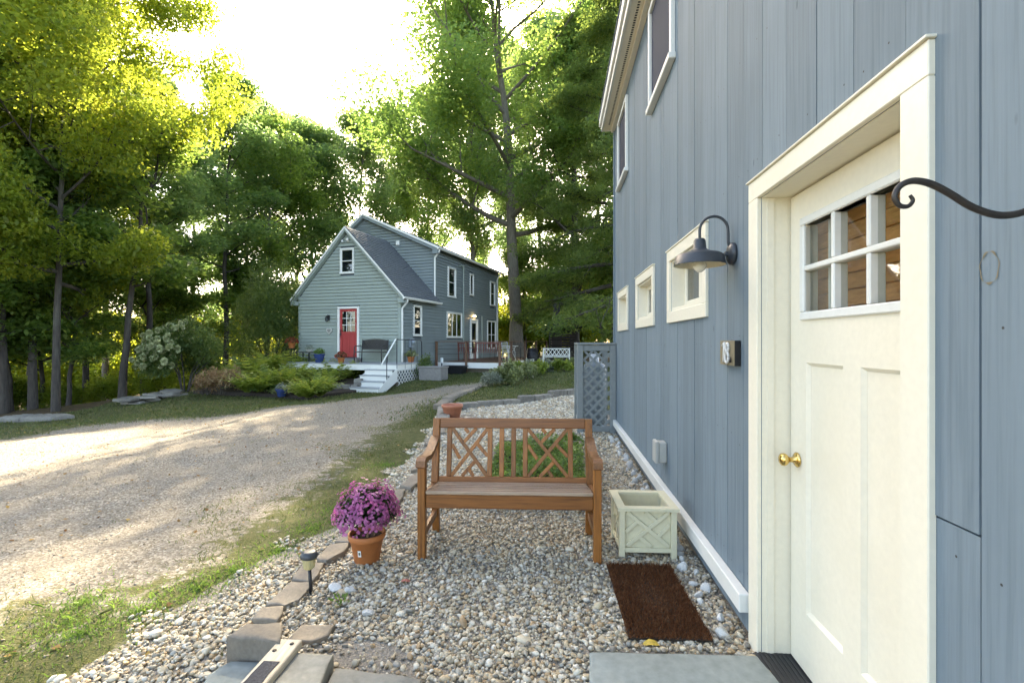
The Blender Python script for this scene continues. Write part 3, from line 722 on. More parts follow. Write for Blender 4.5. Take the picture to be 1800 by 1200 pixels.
door = dm.build('door', 'cream', barn)
for u, v in pa:
    p = MB(); p.box(DX + .014, DX + .03, u, v, .29, 1.36)
    for (aa, bb, cc_, dd) in ((u, v, .29, .29 + .012), (u, v, 1.36 - .012, 1.36)):  # sloped sticking
        pass
    p.add([(DX, u, .29), (DX, v, .29), (DX + .0138, v - .014, .304), (DX + .0138, u + .014, .304), (DX, u, 1.36), (DX, v, 1.36), (DX + .0138, v - .014, 1.346), (DX + .0138, u + .014, 1.346)],
          [(0, 1, 2, 3), (5, 4, 7, 6), (4, 0, 3, 7), (1, 5, 6, 2)])
    p.build('panel', 'cream', door)
fr = MB(); q = .035
fr.cbox(DX - .012, DX + .05, lit_a - q, lit_b + q, lit_z1, lit_z1 + q, .005); fr.cbox(DX - .012, DX + .05, lit_a - q, lit_b + q, lit_z0 - q, lit_z0, .005)
fr.cbox(DX - .012, DX + .05, lit_a - q, lit_a, lit_z0 + .0005, lit_z1 - .0005, .005); fr.cbox(DX - .012, DX + .05, lit_b, lit_b + q, lit_z0 + .0005, lit_z1 - .0005, .005)
lw = (lit_b - lit_a) / 3; lh = (lit_z1 - lit_z0) / 2
fr.cbox(DX - .010, DX + .045, lit_a + .0005, lit_b - .0005, lit_z0 + lh - .011, lit_z0 + lh + .011, .004)
for k in (1, 2):
    for z0_, z1_ in ((lit_z0 + .0005, lit_z0 + lh - .0115), (lit_z0 + lh + .0115, lit_z1 - .0005)):
        fr.cbox(DX - .009, DX + .044, lit_a + k * lw - .011, lit_a + k * lw + .011, z0_, z1_, .004)
gf = fr.build('lite_frame', 'trim_white', door)
for k in range(3):
    for j in range(2):
        p = MB(); p.box(DX + .016, DX + .020, lit_a + k * lw + .012 * (k > 0), lit_a + (k + 1) * lw - .012 * (k < 2), lit_z0 + j * lh + .012 * (j > 0), lit_z0 + (j + 1) * lh - .012 * (j < 1)); p.build('pane', 'glass', door)
kb = MB(); Mk = Matrix.Translation((DX - .002, dr1 - .065, .93)) @ Matrix.Rotation(-math.pi / 2, 4, 'Y')
kb.lathe([(0, .0), (.032, 0), (.033, .004), (.026, .010), (.012, .013), (.011, .035), (.016, .040), (.025, .048), (.028, .058), (.026, .068), (.016, .075), (0, .077)], 24, mat=Mk); kb.build('knob', 'brass', door)
# panel close behind the door lites: interior brown, reflected clapboard lines built as boards
rm = MB(); rm.box(.222, .23, 1.4, 2.3, 1.45, 2.05)
for k in range(9): rm.cbox(.208, .2215, 1.4, 2.3, 1.46 + k * .065, 1.46 + k * .065 + .061, .004)
rm.v = rm.v; rm.build('pane_backing', 'backing_wood', barn)['kind'] = 'stuff'
rm = MB(); rm.cbox(.180, .2075, 1.60, 1.645, 1.5, 2.0, .003); rm.build('inside_trim', 'trim_white', barn)
rm = MB(); rm.cbox(.180, .2075, 2.05, 2.11, 1.5, 2.0, .003); rm.build('inside_trim', 'trim_white', barn)
# a knot and old cup mark on the board beside the door
kn = MB()
for k in range(40):
    a = k / 40 * 6.283; r = 1 + .05 * math.sin(5 * a); r2 = 1.09 + .05 * math.sin(7 * a)
    kn.v += [(-.0048, 1.137 + .022 * r * math.cos(a), 1.61 + .033 * r * math.sin(a)), (-.0048, 1.137 + .022 * r2 * math.cos(a), 1.61 + .033 * r2 * math.sin(a))]
kn.f = [(2 * k, 2 * ((k + 1) % 40), 2 * ((k + 1) % 40) + 1, 2 * k + 1) for k in range(40)]; kn.smooth = [False] * 40
kn.build('board_knot', 'plaque_wood', barn)

# ------------------------------------------------------------------ things fixed to the barn
B = lambda o, s, z: barn_pt(o, s, z)
lamp = empty('wall_lamp', B(-.0, 2.66, 1.915), -TH, 'dark grey gooseneck barn lamp above the house number', 'lamp')
mb = MB(); Mx = Matrix.Rotation(-math.pi / 2, 4, 'Y'); mb.lathe([(0, -.001), (.058, -.001), (.060, .012), (.052, .022), (.03, .030), (0, .032)], 28, mat=Matrix.Translation((-.004, 0, 0)) @ Mx); mb.cbox(-.05, -.03, -.012, .012, -.012, .012, .004); mb.build('backplate', 'lamp_metal', lamp)
arm = MB(); cpt = []
for k in range(15):
    t = math.pi * k / 14; cpt.append((-.104 + .073 * math.cos(t), .0, .125 + .075 * math.sin(t)))
arm.tube([(-.02, 0, .02), (-.030, 0, .06)] + cpt + [(-.177, 0, .10), (-.177, 0, .075)], .0075, 10); arm.build('arm', 'lamp_metal', lamp)
sh = MB(); sh.lathe([(0, .062), (.024, .062), (.030, .052), (.034, .010), (.040, .004), (.052, -.004), (.108, -.020), (.122, -.030), (.131, -.075), (.133, -.079), (.130, -.080)], 40, (-.177, 0, .02)); sh.build('shade', 'lamp_metal', lamp)
si = MB(); si.lathe([(.1295, -.0795), (.119, -.033), (.05, -.010), (0, -.008)], 40, (-.177, 0, .02)); si.build('shade_lining', 'lamp_inside', lamp)
bu = MB(); bu.lathe([(.016, -.012), (.018, -.045), (.034, -.075), (.036, -.088), (.026, -.104), (.012, -.116), (0, -.118)], 20, (-.177, 0, .02)); bu.build('bulb', 'bulb_white', lamp)

plq = empty('house_number', B(-.003, 2.66, 1.39), -TH, 'small wooden plaque with the number 18 on the blue boards', 'sign')
mb = MB(); mb.cbox(-.030, .0, -.105, .105, -.065, .065, .003); mb.build('plaque_edge', 'plaque_edge', plq)
mb = MB(); mb.cbox(-.034, -.0302, -.105, .105, -.065, .065, .001); mb.build('plaque_face', 'plaque_wood', plq)
def digit_tubes(paths, r):
    mb = MB()
    for p in paths: mb.tube(p, r, 6)
    return mb
DG = lambda u, v: (-.040, .105 - (.10 + .86 * u) * .21, -.065 + v * .13)       # u: left to right as seen, v: bottom to top
one = [[DG(.17, .78), DG(.27, .86), DG(.36, .93), DG(.33, .6), DG(.27, .12)]]
e8 = [[DG(.58 + .11 * math.cos(t), .72 + .17 * math.sin(t)) for t in np.linspace(0, 6.283, 17)], [DG(.55 + .135 * math.cos(t), .32 + .22 * math.sin(t)) for t in np.linspace(0, 6.283, 19)]]
digit_tubes(one, .0068).build('numeral', 'number_metal', plq); digit_tubes(e8, .0068).build('numeral', 'number_metal', plq)
digit_tubes([[DG(.81, .12), DG(.85, .33)], [DG(.85, .33), DG(.90, .13)]], .003).build('small_mark', 'plaque_edge', plq)

hk = empty('plant_hook', B(-.003, .94, 1.745), -TH, 'curled black iron plant bracket on the board beside the door', 'bracket')
pts = []
# bracket sweeps out from the wall, dips and curls at its tip; local x<0 is away from the wall
for (o_, z_) in ((-.012, .20), (-.016, .10), (-.03, .03), (-.06, -.03), (-.10, -.062), (-.145, -.070), (-.19, -.055), (-.23, -.028), (-.262, -.010), (-.29, -.004), (-.312, -.012), (-.322, -.030), (-.315, -.047), (-.300, -.050), (-.291, -.040), (-.296, -.030)):
    pts.append((o_, 0, z_))
pr_ = np.array(pts); tt_ = np.linspace(0, len(pr_) - 1, 70)
def spline(P, t):
    i = int(min(len(P) - 2, t)); u = t - i; p0, p1, p2, p3 = P[max(0, i - 1)], P[i], P[i + 1], P[min(len(P) - 1, i + 2)]
    return .5 * (2 * p1 + (p2 - p0) * u + (2 * p0 - 5 * p1 + 4 * p2 - p3) * u * u + (3 * p1 - p0 - 3 * p2 + p3) * u ** 3)
mb = MB(); mb.tube([tuple(spline(pr_, t)) for t in tt_], [.0064 - .0034 * max(0, t - 8) / 7 for t in tt_], 10); mb.build('arm', 'iron_brown', hk)
mb = MB(); mb.cbox(-.008, .0, -.016, .016, .02, .26, .003); mb.build('wall_plate', 'iron_brown', hk)

ob = empty('outlet_box', B(-.003, 4.265, .505), -TH, 'weatherproof grey outlet box low on the blue barn wall', 'outlet')
mb = MB(); mb.cbox(-.065, .0, -.06, .06, -.085, .085, .006); mb.build('body', 'fitting_grey', ob)
mb = MB(); mb.cbox(-.098, -.0655, -.066, .066, -.093, .095, .014); mb.build('cover', 'fitting_grey', ob)

# lattice screen at the far end of the wall, hiding a tank
L0 = 7.72; LW = .56; LD = 1.25; LH = 1.40
scr = empty('lattice_screen', B(-.003, L0, 0), -TH, 'grey painted lattice enclosure standing against the end of the barn', 'screen')
for (x, y) in ((-.05, 0), (-LW, 0), (-LW, LD), (-.05, LD)):
    p = MB(); p.cbox(x - .045, x + .045, y - .04, y + .04, .0, LH - .003, .005); p.build('post', 'lattice_grey', scr)
for nm, (x0, x1, y0, y1, z0, z1) in {'a': (-LW - .05, .0, -.05, .045, LH, LH + .03), 'b': (-LW + .0455, -.0955, -.02, .02, .03, .12), 'c': (-LW + .0455, -.0955, -.02, .02, LH - .10, LH - .003),
     'd': (-LW - .05, -LW + .045, .0455, LD + .05, LH, LH + .03), 'e': (-LW - .02, -LW + .02, .0405, LD - .0405, .03, .12), 'f': (-LW - .02, -LW + .02, .0405, LD - .0405, LH - .10, LH - .003), 'g': (-LW + .0455, .0, LD - .045, LD + .05, LH, LH + .03)}.items():
    p = MB(); p.cbox(x0, x1, y0, y1, z0, z1, .004); p.build('rail', 'lattice_grey', scr)
def lattice(parent, along, fixed, lo, hi, z0, z1, pitch, w, mat, tk=.008):
    """diagonal laths clipped to a rectangle; 'along' axis 0 = x, 1 = y"""
    for sgn, off in ((1, 0.0), (-1, tk + .0005)):
        c = -(z1 - z0) if sgn > 0 else 0
        k = 0; start = lo - (z1 - z0)
        while start < hi + (z1 - z0):
            # line: z - z0 = sgn*(u - start')
            if sgn > 0: ua, ub = max(lo, start), min(hi, start + (z1 - z0)); za, zb = z0 + ua - start, z0 + ub - start
            else: ua, ub = max(lo, start), min(hi, start + (z1 - z0)); za, zb = z1 - (ua - start), z1 - (ub - start)
            if ub - ua > .03:
                mb = MB(); f_ = fixed + off
                p0, p1 = ((ua, f_, za), (ub, f_, zb)) if along == 0 else ((f_, ua, za), (f_, ub, zb))
                mb.bar(p0, p1, w, tk, 0, up=(0, 1, 0) if along == 0 else (1, 0, 0)); mb.build('lath', mat, parent)
            start += pitch
lattice(scr, 0, -.004, -LW + .046, -.096, .121, LH - .101, .15, .036, 'lattice_grey')
lattice(scr, 1, -LW - .004, .041, LD - .041, .121, LH - .101, .15, .036, 'lattice_grey')
tk = empty('gas_tank', B(-.30, L0 + .55, 0), -TH, 'pale gas tank half hidden behind the grey lattice', 'tank')
mb = MB(); mb.lathe([(0, .06), (.16, .06), (.19, .09), (.20, .16), (.20, .98), (.17, 1.06), (.09, 1.11), (0, 1.12)], 28); mb.build('body', 'meter_grey', tk)
mb = MB(); mb.lathe([(.15, 0), (.15, .07), (.14, .07), (.14, 0)], 20); mb.build('foot_ring', 'tank_white', tk)
mb = MB(); mb.lathe([(.08, 1.09), (.08, 1.24), (.075, 1.24), (.075, 1.09)], 18); mb.build('collar', 'tank_white', tk)

# ------------------------------------------------------------------ garden bench
BX, BY = -.02, 3.20
bench = empty('garden_bench', (BX, BY, 0), -R(2.5), 'oiled brown wooden garden bench with crossed lattice back on the gravel', 'bench')
# local: x right, y back; front legs at y=0
HW = .605; RAKE = .16
def back_pt(x, z): return (x, .43 + (z - .38) * RAKE, z)     # raked back plane
for s_ in (-1, 1):
    x = s_ * (HW - .025)
    m = MB(); m.cbox(x - .026, x + .026, -.028, .028, 0, .655, .005); m.build('front_leg', 'teak_z', bench)
    m = MB(); m.bar((x, .475, 0), (x, .425, .40), .052, .052, .004, up=(0, 1, 0)); m.bar((x, .425, .392), back_pt(x, .86), .052, .05, .004, up=(0, 1, 0)); m.build('back_leg', 'teak_z', bench)
    m = MB(); m.bar((x, .028, .16), (x, .44, .16), .03, .05, .003); m.build('stretcher', 'teak_y', bench)
    m = MB(); m.bar((x, .028, .395), (x, .41, .365), .03, .06, .003); m.build('side_rail', 'teak_y', bench)
    # curved arm rest, higher at the back, rolled over at the front
    prof = [(-.055, .625), (-.05, .665), (-.02, .682), (.05, .676), (.14, .664), (.24, .674), (.34, .708), (.44, .735)]
    m = MB(); vs = []; n = len(prof); w = .031
    for (yy, zz) in prof: vs += [(x - w, yy, zz), (x + w, yy, zz), (x + w, yy + (.024 if yy < -.04 else .002), zz - (.012 if yy < -.04 else .034)), (x - w, yy + (.024 if yy < -.04 else .002), zz - (.012 if yy < -.04 else .034))]
    fs = [(0, 1, 2, 3)[::-1] if False else (3, 2, 1, 0), tuple((n - 1) * 4 + k for k in range(4))]
    for i in range(n - 1):
        for k in range(4): fs.append((i * 4 + k, i * 4 + (k + 1) % 4, (i + 1) * 4 + (k + 1) % 4, (i + 1) * 4 + k))
    m.add(vs, fs); m.build('arm_rest', 'teak_y', bench)
m = MB(); m.cbox(-HW + .052, HW - .052, -.016, .016, .345, .438, .004); m.build('front_rail', 'teak_x', bench)
m = MB(); m.cbox(-HW + .052, HW - .052, .405, .43, .32, .385, .004); m.build('rear_rail', 'teak_x', bench)
nsl = 6
for k in range(nsl):
    y = -.004 + k * .0765; z = .449 - k * .0112
    m = MB(); M_ = Matrix.Translation((0, y, z)) @ Matrix.Rotation(-.14, 4, 'X')
    m.cbox(-HW + .053, HW - .053, -.0245, .0245, -.013, .013, .005, M_); m.build('seat_slat', 'teak_seat', bench)
def back_bar(p, q, w, t, mat, name, b=.003):
    a, c = Vector(back_pt(*p)), Vector(back_pt(*q)); nrm = Vector((0, 1, -RAKE)).normalized()
    m = MB(); m.bar(a, c, w, t, b, up=nrm); m.build(name, mat, bench)
back_bar((-HW + .05, .825), (HW - .05, .825), .075, .034, 'teak_x', 'top_rail', .006)
back_bar((-HW + .05, .408), (HW - .05, .408), .05, .030, 'teak_x', 'lower_rail')
Z0, Z1 = .434, .787
stl = [-.505, -.205, -.118, -.028, .062, .155][:0] + [-.492, -.178, -.092, .0, .087, .178, .492]
for x in (-.478, -.168, -.078, .012, .100, .440): back_bar((x, Z0), (x, Z1), .036, .026, 'teak_z', 'back_stile')
def fret(x0, x1):
    """two long diagonals and four short struts, pinwheel fashion, on the raked back"""
    X = lambda u: x0 + u * (x1 - x0); Zf = lambda v: Z0 + v * (Z1 - Z0)
    for (a, c) in (((0, 1), (1, 0)), ((0, 0), (1, 1))): 
        back_bar((X(a[0]), Zf(a[1])), (X(c[0]), Zf(c[1])), .027, .018 if a[1] else .0165, 'teak_z', 'back_strut')
    for (a, c) in (((.33, .70), (.68, 1.0)), ((.36, 1.0), (.46, .90)), ((.0, .66), (.24, .36)), ((.68, .70), (1.0, .42)), ((.30, .0), (.64, .30)), ((.5, .13), (.62, 0))):
        back_bar((X(a[0]), Zf(a[1])), (X(c[0]), Zf(c[1])), .026, .015, 'teak_z', 'back_strut')
fret(-.460, -.186); fret(.118, .422)

# ------------------------------------------------------------------ pots and flowers
def mum(name, label, loc, bmat, R_, H_, npet, pet, nleaf, seed, z0=0.0, parent=None, leafmat='mum_leaf', leafsize=.035, group=None, cat='flowers'):
    rg = np.random.default_rng(seed)
    t = empty(name, loc, rg.uniform(0, 6), label, cat, group) if parent is None else parent
    # foliage
    d = unit(rg.normal(size=(nleaf, 3))); d[:, 2] = np.abs(d[:, 2]); r = rg.random(nleaf) ** .5
    C = d * r[:, None] * np.array([R_ * .93, R_ * .93, H_ * .9]) + np.array([0, 0, z0])
    V, Fc = leaves(C, leafsize * rg.uniform(.7, 1.3, nleaf), rg, .2, .4, dirs=d + rg.normal(0, .5, d.shape)); obj('foliage', np_mesh('foliage', V, Fc, leafmat, rg.random(nleaf)), t)
    # stems
    st = MB()
    for k in range(16):
        a = rg.uniform(0, 6.28); e = rg.uniform(.3, .8); st.tube([(0.02 * math.cos(a), .02 * math.sin(a), z0 - .05), (R_ * .4 * math.cos(a), R_ * .4 * math.sin(a), z0 + H_ * .35), (R_ * e * math.cos(a), R_ * e * math.sin(a), z0 + H_ * .75)], [.004, .003, .002], 5, False)
    st.build('stems', leafmat, t)
    # daisy-like heads: petals fanned round a small disc
    Vs, Fs, Ts = [], [], []; base = 0
    for k in range(npet):
        v = unit(rg.normal(size=3)); v[2] = abs(v[2]) * .9 - .12; v = unit(v)
        lump = 1 + .09 * math.sin(3 * math.atan2(v[1], v[0]) + seed) + .09 * math.sin(7 * v[2] + 5 * v[0]) + .05 * math.sin(11 * v[1] + 9 * v[2])
        c = v * np.array([R_, R_, H_]) * lump * rg.uniform(.88, 1.04) + np.array([0, 0, z0]); ax = unit(v + rg.normal(0, .25, 3)); u = unit(np.cross(ax, (0.3, .2, 1))); w = np.cross(ax, u)
        n = 9; s_ = pet * rg.uniform(.7, 1.15); tt = np.clip(.45 + .35 * rg.normal() * .6 + .25 * (v[2] < .3) * .5, 0, 1)
        for i in range(n):
            a = 6.283 * i / n; di = u * math.cos(a) + w * math.sin(a); sd_ = np.cross(ax, di)
            Vs += [c + ax * .003, c + di * s_ * .6 + sd_ * s_ * .22 + ax * s_ * .10, c + di * s_ + ax * s_ * .18, c + di * s_ * .6 - sd_ * s_ * .22 + ax * s_ * .10]; Ts.append(np.clip(tt + rg.normal(0, .08), 0, 1))
    Fs = np.arange(len(Vs)).reshape(-1, 4)
    obj('blooms', np_mesh('blooms', np.array(Vs), Fs, bmat, Ts), t)
    return t
def pot(t, r0, r1, h, mat, lip=.018, name='pot'):
    m = MB(); m.lathe([(0, .004), (r0 - .004, .004), (r0, .010), (r0 + (r1 - r0) * .75, h - lip - .012), (r1 - .001, h - lip - .010), (r1 + .004, h - lip), (r1 + .005, h - .003), (r1 + .002, h), (r1 - .006, h), (r1 - .010, h - .02), (r0 + .0, .05), (0, .05)], 36)
    p = m.build(name, mat, t); s_ = MB(); s_.lathe([(0, h - .028), (r1 - .0105, h - .030)], 24); s_.build('soil', 'soil', t); return p
X, Y, z = on_ground(645, 986)
t = mum('potted_mum', 'orange plastic pot of purple daisy-like mums beside the garden bench', (X, Y, z), 'bloom_purple', .208, .23, 1500, .0118, 3400, 4, z0=.285)
pb = pot(t, .079, .116, .195, 'terracotta', .03)
m = MB(); a0 = -1.75 - t.rotation_euler.z                                           # the white tag faces the door side
for k in range(5):
    a = a0 + (k - 2) * .055; r_ = .0985; m.v += [(r_ * math.cos(a), r_ * math.sin(a), .07), ((r_ + .0068) * math.cos(a), (r_ + .0068) * math.sin(a), .112)]
m.f = [(2 * k, 2 * k + 2, 2 * k + 3, 2 * k + 1) for k in range(4)]; m.smooth = [True] * 4; tg = m.build('price_tag', 'tag_white', pb)
m = MB(); m.v = [((.0995) * math.cos(a0 + q_), (.0995) * math.sin(a0 + q_), .082 + dz) if dz == 0 else ((.1030) * math.cos(a0 + q_), (.1030) * math.sin(a0 + q_), .082 + dz) for dz in (0, .020) for q_ in (-.06, .06)]
m.v = [(p[0] * 1.012, p[1] * 1.012, p[2]) for p in m.v]; m.f = [(0, 1, 3, 2)]; m.smooth = [False]
m.build('printed_mark', 'tag_ink', pb)

X, Y, z = on_ground(795, 738)
t = empty('empty_pot', (X, Y, z), 0, 'empty pinkish terracotta pot on the stone at the corner of the lawn bed', 'pot')
m = MB(); m.lathe([(0, 0), (.15, 0), (.185, .012), (.19, .03), (.18, .03), (.15, .015), (0, .015)], 32); m.build('saucer', 'terracotta_pink', t)
m = MB(); m.lathe([(0, .018), (.125, .018), (.135, .03), (.180, .235), (.196, .24), (.200, .285), (.190, .29), (.182, .27), (.13, .06), (0, .055)], 36); m.build('pot', 'terracotta_pink', t)

# ------------------------------------------------------------------ square planter with crossed battens
PXc, PYc = .915, 3.40
pl = empty('square_planter', (PXc, PYc, 0), -R(3.0), 'empty pale green square planter with crossed battens against the barn wall', 'planter')
h = .17; HH = .345
for sx in (-1, 1):
    for sy in (-1, 1):
        m = MB(); m.cbox(sx * h - .019, sx * h + .019, sy * h - .019, sy * h + .019, 0, HH - .022, .003); m.build('leg', 'planter_green', pl)
def side(k):
    M_ = Matrix.Rotation(k * math.pi / 2, 4, 'Z')
    e = h - .0195
    m = MB(); m.box(-e, e, -h + .006, -h + .012, .045, HH - .022, M_); m.build('side_panel', 'planter_green', pl)
    m = MB(); m.cbox(-e, e, -h - .012, -h + .0055, .045, .075, .002, M_); m.build('lower_rail', 'planter_green', pl)
    zb, zt = .076, HH - .023; H_ = zt - zb
    def bt_(a, c, d, o=0):
        p0 = M_ @ Vector((-e + a[0] * 2 * e, -h - .002 - o, zb + a[1] * H_)); p1 = M_ @ Vector((-e + c[0] * 2 * e, -h - .002 - o, zb + c[1] * H_))
        mm = MB(); mm.bar(p0, p1, .026, d, .002, up=M_ @ Vector((0, -1, 0))); mm.build('batten', 'planter_green', pl)
    bt_((.04, .96), (.96, .04), .015); bt_((.04, .04), (.96, .96), .0142, .0006)
    bt_((.02, .42), (.28, .72), .0125); bt_((.45, .97), (.68, .72), .0125); bt_((.72, .30), (.98, .62), .0125); bt_((.30, .30), (.58, .03), .0125)
for k in range(4): side(k)
for k in range(4):
    M_ = Matrix.Rotation(k * math.pi / 2, 4, 'Z'); m = MB(); q_ = h + .032
    m.add([M_ @ Vector(p) for p in ((-q_, -q_, HH - .021), (q_, -q_, HH - .021), (q_ - .055, -q_ + .055, HH - .021), (-q_ + .055, -q_ + .055, HH - .021), (-q_, -q_, HH), (q_, -q_, HH), (q_ - .055, -q_ + .055, HH), (-q_ + .055, -q_ + .055, HH))],
          [(3, 2, 1, 0), (4, 5, 6, 7), (0, 1, 5, 4), (2, 3, 7, 6), (1, 2, 6, 5), (3, 0, 4, 7)]); m.build('rim', 'planter_green', pl)
m = MB(); m.box(-h + .007, h - .007, -h + .007, h - .007, .05, .06); m.build('bottom', 'planter_green', pl)

# ------------------------------------------------------------------ doormat
rg = np.random.default_rng(11)
mat_ = empty('doormat', (.785, 2.71, .0), -R(3.2), 'dark brown bristly coir doormat on the gravel before the stone step', 'doormat')
m = MB(); m.cbox(-.20, .20, -.385, .385, .012, .022, .003); m.build('backing', 'soil', mat_)
n = 15000; x = rg.uniform(-.202, .202, n); y = rg.uniform(-.388, .388, n)
b = np.stack([x, y, np.full(n, .02)], 1); worn = np.exp(-((x / .09) ** 2 + ((y + .02) / .17) ** 2)); hh = .020 * rg.uniform(.6, 1.15, n) * (1 - .45 * worn)
tip = b + np.stack([rg.normal(0, .007, n), rg.normal(0, .007, n), hh], 1); a = rg.uniform(0, 6.28, n); dx = np.stack([np.cos(a), np.sin(a), 0 * a], 1) * .0016
V = np.stack([b - dx, b + dx, tip + dx * .5, tip - dx * .5], 1).reshape(-1, 3)
obj('bristles', np_mesh('bristles', V, np.arange(n * 4).reshape(n, 4), 'coir', np.clip(rg.normal(.42, .2, n) + .2 * worn * rg.random(n), 0, 1)), mat_)

# ------------------------------------------------------------------ stones
def stone_mesh(name, poly, h, mat, seed, bev=.012, rough=.006):
    """flat stone: irregular outline, rounded top edge, uneven face"""
    rg = np.random.default_rng(seed); c = np.mean(poly, 0); P = []
    for i in range(len(poly)):
        a, b = np.array(poly[i]), np.array(poly[(i + 1) % len(poly)]); L = np.linalg.norm(b - a); k = max(2, int(L / .06))
        for j in range(k): P.append(a + (b - a) * j / k + rg.normal(0, rough * .9, 2))
    P = np.array(P); n = len(P); vs = []; rings = [(1.0, 0.0, 0), (1.0, h - bev, .5), (.985, h - bev * .3, .7), (1 - min(.5, bev * 1.6 / (np.abs(P - c).max() + 1e-6)), h, 1), (.6, h, 1), (.25, h, 1)]
    for f_, z_, q_ in rings:
        for p in P:
            w = c + (p - c) * f_; vs.append((w[0], w[1], z_ + q_ * rough * (math.sin(w[0] * 31 + seed) + math.sin(w[1] * 27 + 2 * seed)) * .6 + (rg.normal(0, rough * .25) if q_ else 0)))
    vs.append((c[0], c[1], h)); fs = []
    for r_ in range(len(rings) - 1):
        for k in range(n): fs.append((r_ * n + k, r_ * n + (k + 1) % n, (r_ + 1) * n + (k + 1) % n, (r_ + 1) * n + k))
    b0 = (len(rings) - 1) * n; fs += [(b0 + k, b0 + (k + 1) % n, len(vs) - 1) for k in range(n)]
    me = bpy.data.meshes.new(name); me.from_pydata(vs, [], fs); me.materials.append(MATS[mat]); me.polygons.foreach_set('use_smooth', [i >= n * 2 for i in range(len(fs))]); me.update(); return me
def quad_poly(pxs, z): return [np.array(on if False else gp(x, y, z)[:2]) for x, y in pxs]
edging = empty('stone_edging', (-1.3, 4, 0), 0, 'row of flat brown stones edging the gravel bed beside the grass', 'edging')
def put_stone(parent, pxs, h, mat, seed, zb=0.0, rough=.006, name='stone'):
    P = np.array(quad_poly(pxs, zb + h)); ctr = P.mean(0)
    o = obj(name, stone_mesh(name, P - ctr, h, mat, seed, rough=rough), parent); pl_ = parent.location if parent else Vector((0, 0, 0))
    o.location = (ctr[0] - pl_[0], ctr[1] - pl_[1], zb - pl_[2]); return o
EDG = [(((398, 1118), (432, 1092), (497, 1092), (495, 1126)), .135), (((440, 1088), (462, 1065), (498, 1063), (492, 1088)), .038), (((470, 1060), (508, 1022), (548, 1020), (528, 1050), (500, 1062)), .034),
       (((512, 1017), (532, 990), (570, 985), (560, 1010), (548, 1020)), .034), (((555, 983), (578, 955), (612, 952), (606, 968), (575, 984)), .042), (((588, 950), (612, 928), (645, 922), (640, 940), (612, 952)), .042),
       (((640, 915), (660, 893), (684, 890), (680, 908)), .038), (((668, 886), (690, 862), (712, 858), (705, 880)), .038), (((704, 852), (722, 834), (738, 832), (736, 846), (722, 856)), .042),
       (((722, 826), (738, 806), (752, 805), (748, 822)), .038), (((738, 800), (748, 785), (764, 783), (760, 798)), .038), (((746, 780), (758, 763), (774, 762), (768, 778)), .038), (((758, 760), (764, 748), (784, 746), (782, 759)), .042)]
for k, (p_, h_) in enumerate(EDG): put_stone(edging, p_, h_, 'edge_stone', 20 + k)
border = empty('stone_border', (0, 10.5, 0), 0, 'low curb of grey stones holding the raised lawn bed behind the bench', 'edging')
def run_stones(parent, pts, n, w, h, seed, mat='wall_stone'):
    rg = np.random.default_rng(seed); pts = [np.array(p) for p in pts]; seg = [np.linalg.norm(b - a) for a, b in zip(pts[:-1], pts[1:])]; tot = sum(seg)
    cuts = np.sort(np.concatenate([[0, tot], (np.arange(1, n) + rg.uniform(-.25, .25, n - 1)) * tot / n]))
    def at(d):
        for k, s_ in enumerate(seg):
            if d <= s_ or k == len(seg) - 1: return pts[k] + (pts[k + 1] - pts[k]) * d / s_
            d -= s_
    for k in range(n):
        a, b = at(cuts[k] + .006), at(cuts[k + 1] - .006); d = b - a; L = np.linalg.norm(d); ang = math.atan2(d[1], d[0]); hh_ = h * rg.uniform(.8, 1.2); ww = w * rg.uniform(.85, 1.15)
        P = np.array([(-L / 2, -ww / 2), (L / 2, -ww / 2 + rg.normal(0, .01)), (L / 2, ww / 2), (-L / 2, ww / 2 + rg.normal(0, .01))])
        c = (a + b) / 2; z_ = tz(*c) - .05
        o = obj('stone', stone_mesh('stone', P, hh_ + .05, mat, seed * 50 + k, .02, .008), parent); o.location = (c[0] - parent.location[0], c[1] - parent.location[1], z_); o.rotation_euler = (0, 0, ang)
c0 = on_ground(775, 722)[:2]
run_stones(border, [c0, on_ground(860, 713)[:2], on_ground(940, 703)[:2], on_ground(1008, 694)[:2], (1.75, 12.3)], 9, .22, .13, 3)
run_stones(border, [(c0[0] - .05, c0[1] + .16), on_ground(790, 702)[:2], on_ground(826, 689)[:2], on_ground(846, 681)[:2]], 9, .22, .09, 4, 'edge_stone')
put_stone(border, ((766, 738), (770, 714), (790, 712), (790, 738)), .18, 'wall_stone', 71, -.04)
put_stone(border, ((780, 744), (792, 728), (840, 728), (836, 744)), .05, 'edge_stone', 72, -.02)

path = empty('flagstone_path', (-.6, 1.9, 0), 0, 'grey flagstones at the foot of the gravel bed beside the wooden plank', 'paving')
put_stone(path, ((366, 1185), (405, 1160), (470, 1160), (440, 1230), (330, 1240)), .045, 'blue_stone', 91, 0, .003, 'flagstone')
put_stone(path, ((470, 1215), (520, 1145), (586, 1148), (548, 1240), (460, 1250)), .09, 'flag_stone', 92, 0, .003, 'flagstone')
put_stone(path, ((548, 1240), (590, 1172), (742, 1190), (735, 1260), (560, 1290)), .05, 'flag_stone', 93, 0, .003, 'flagstone')
put_stone(path, ((505, 1122), (530, 1097), (590, 1096), (580, 1114), (548, 1126)), .03, 'edge_stone', 94, 0, .003, 'flagstone')
step = empty('stone_step', (.68, 1.4, 0), 0, 'smooth blue-grey stone slab lying at the foot of the cream door', 'step')
o = put_stone(step, ((1036, 1143), (1332, 1149), (1480, 1320), (1600, 1500), (1040, 1500)), .035, 'blue_stone', 95, 0, .0022, 'slab')
plank = empty('wooden_plank', (-.98, 1.9, .0), 0, 'pale plank with a black grip strip lying over the flagstones', 'plank')
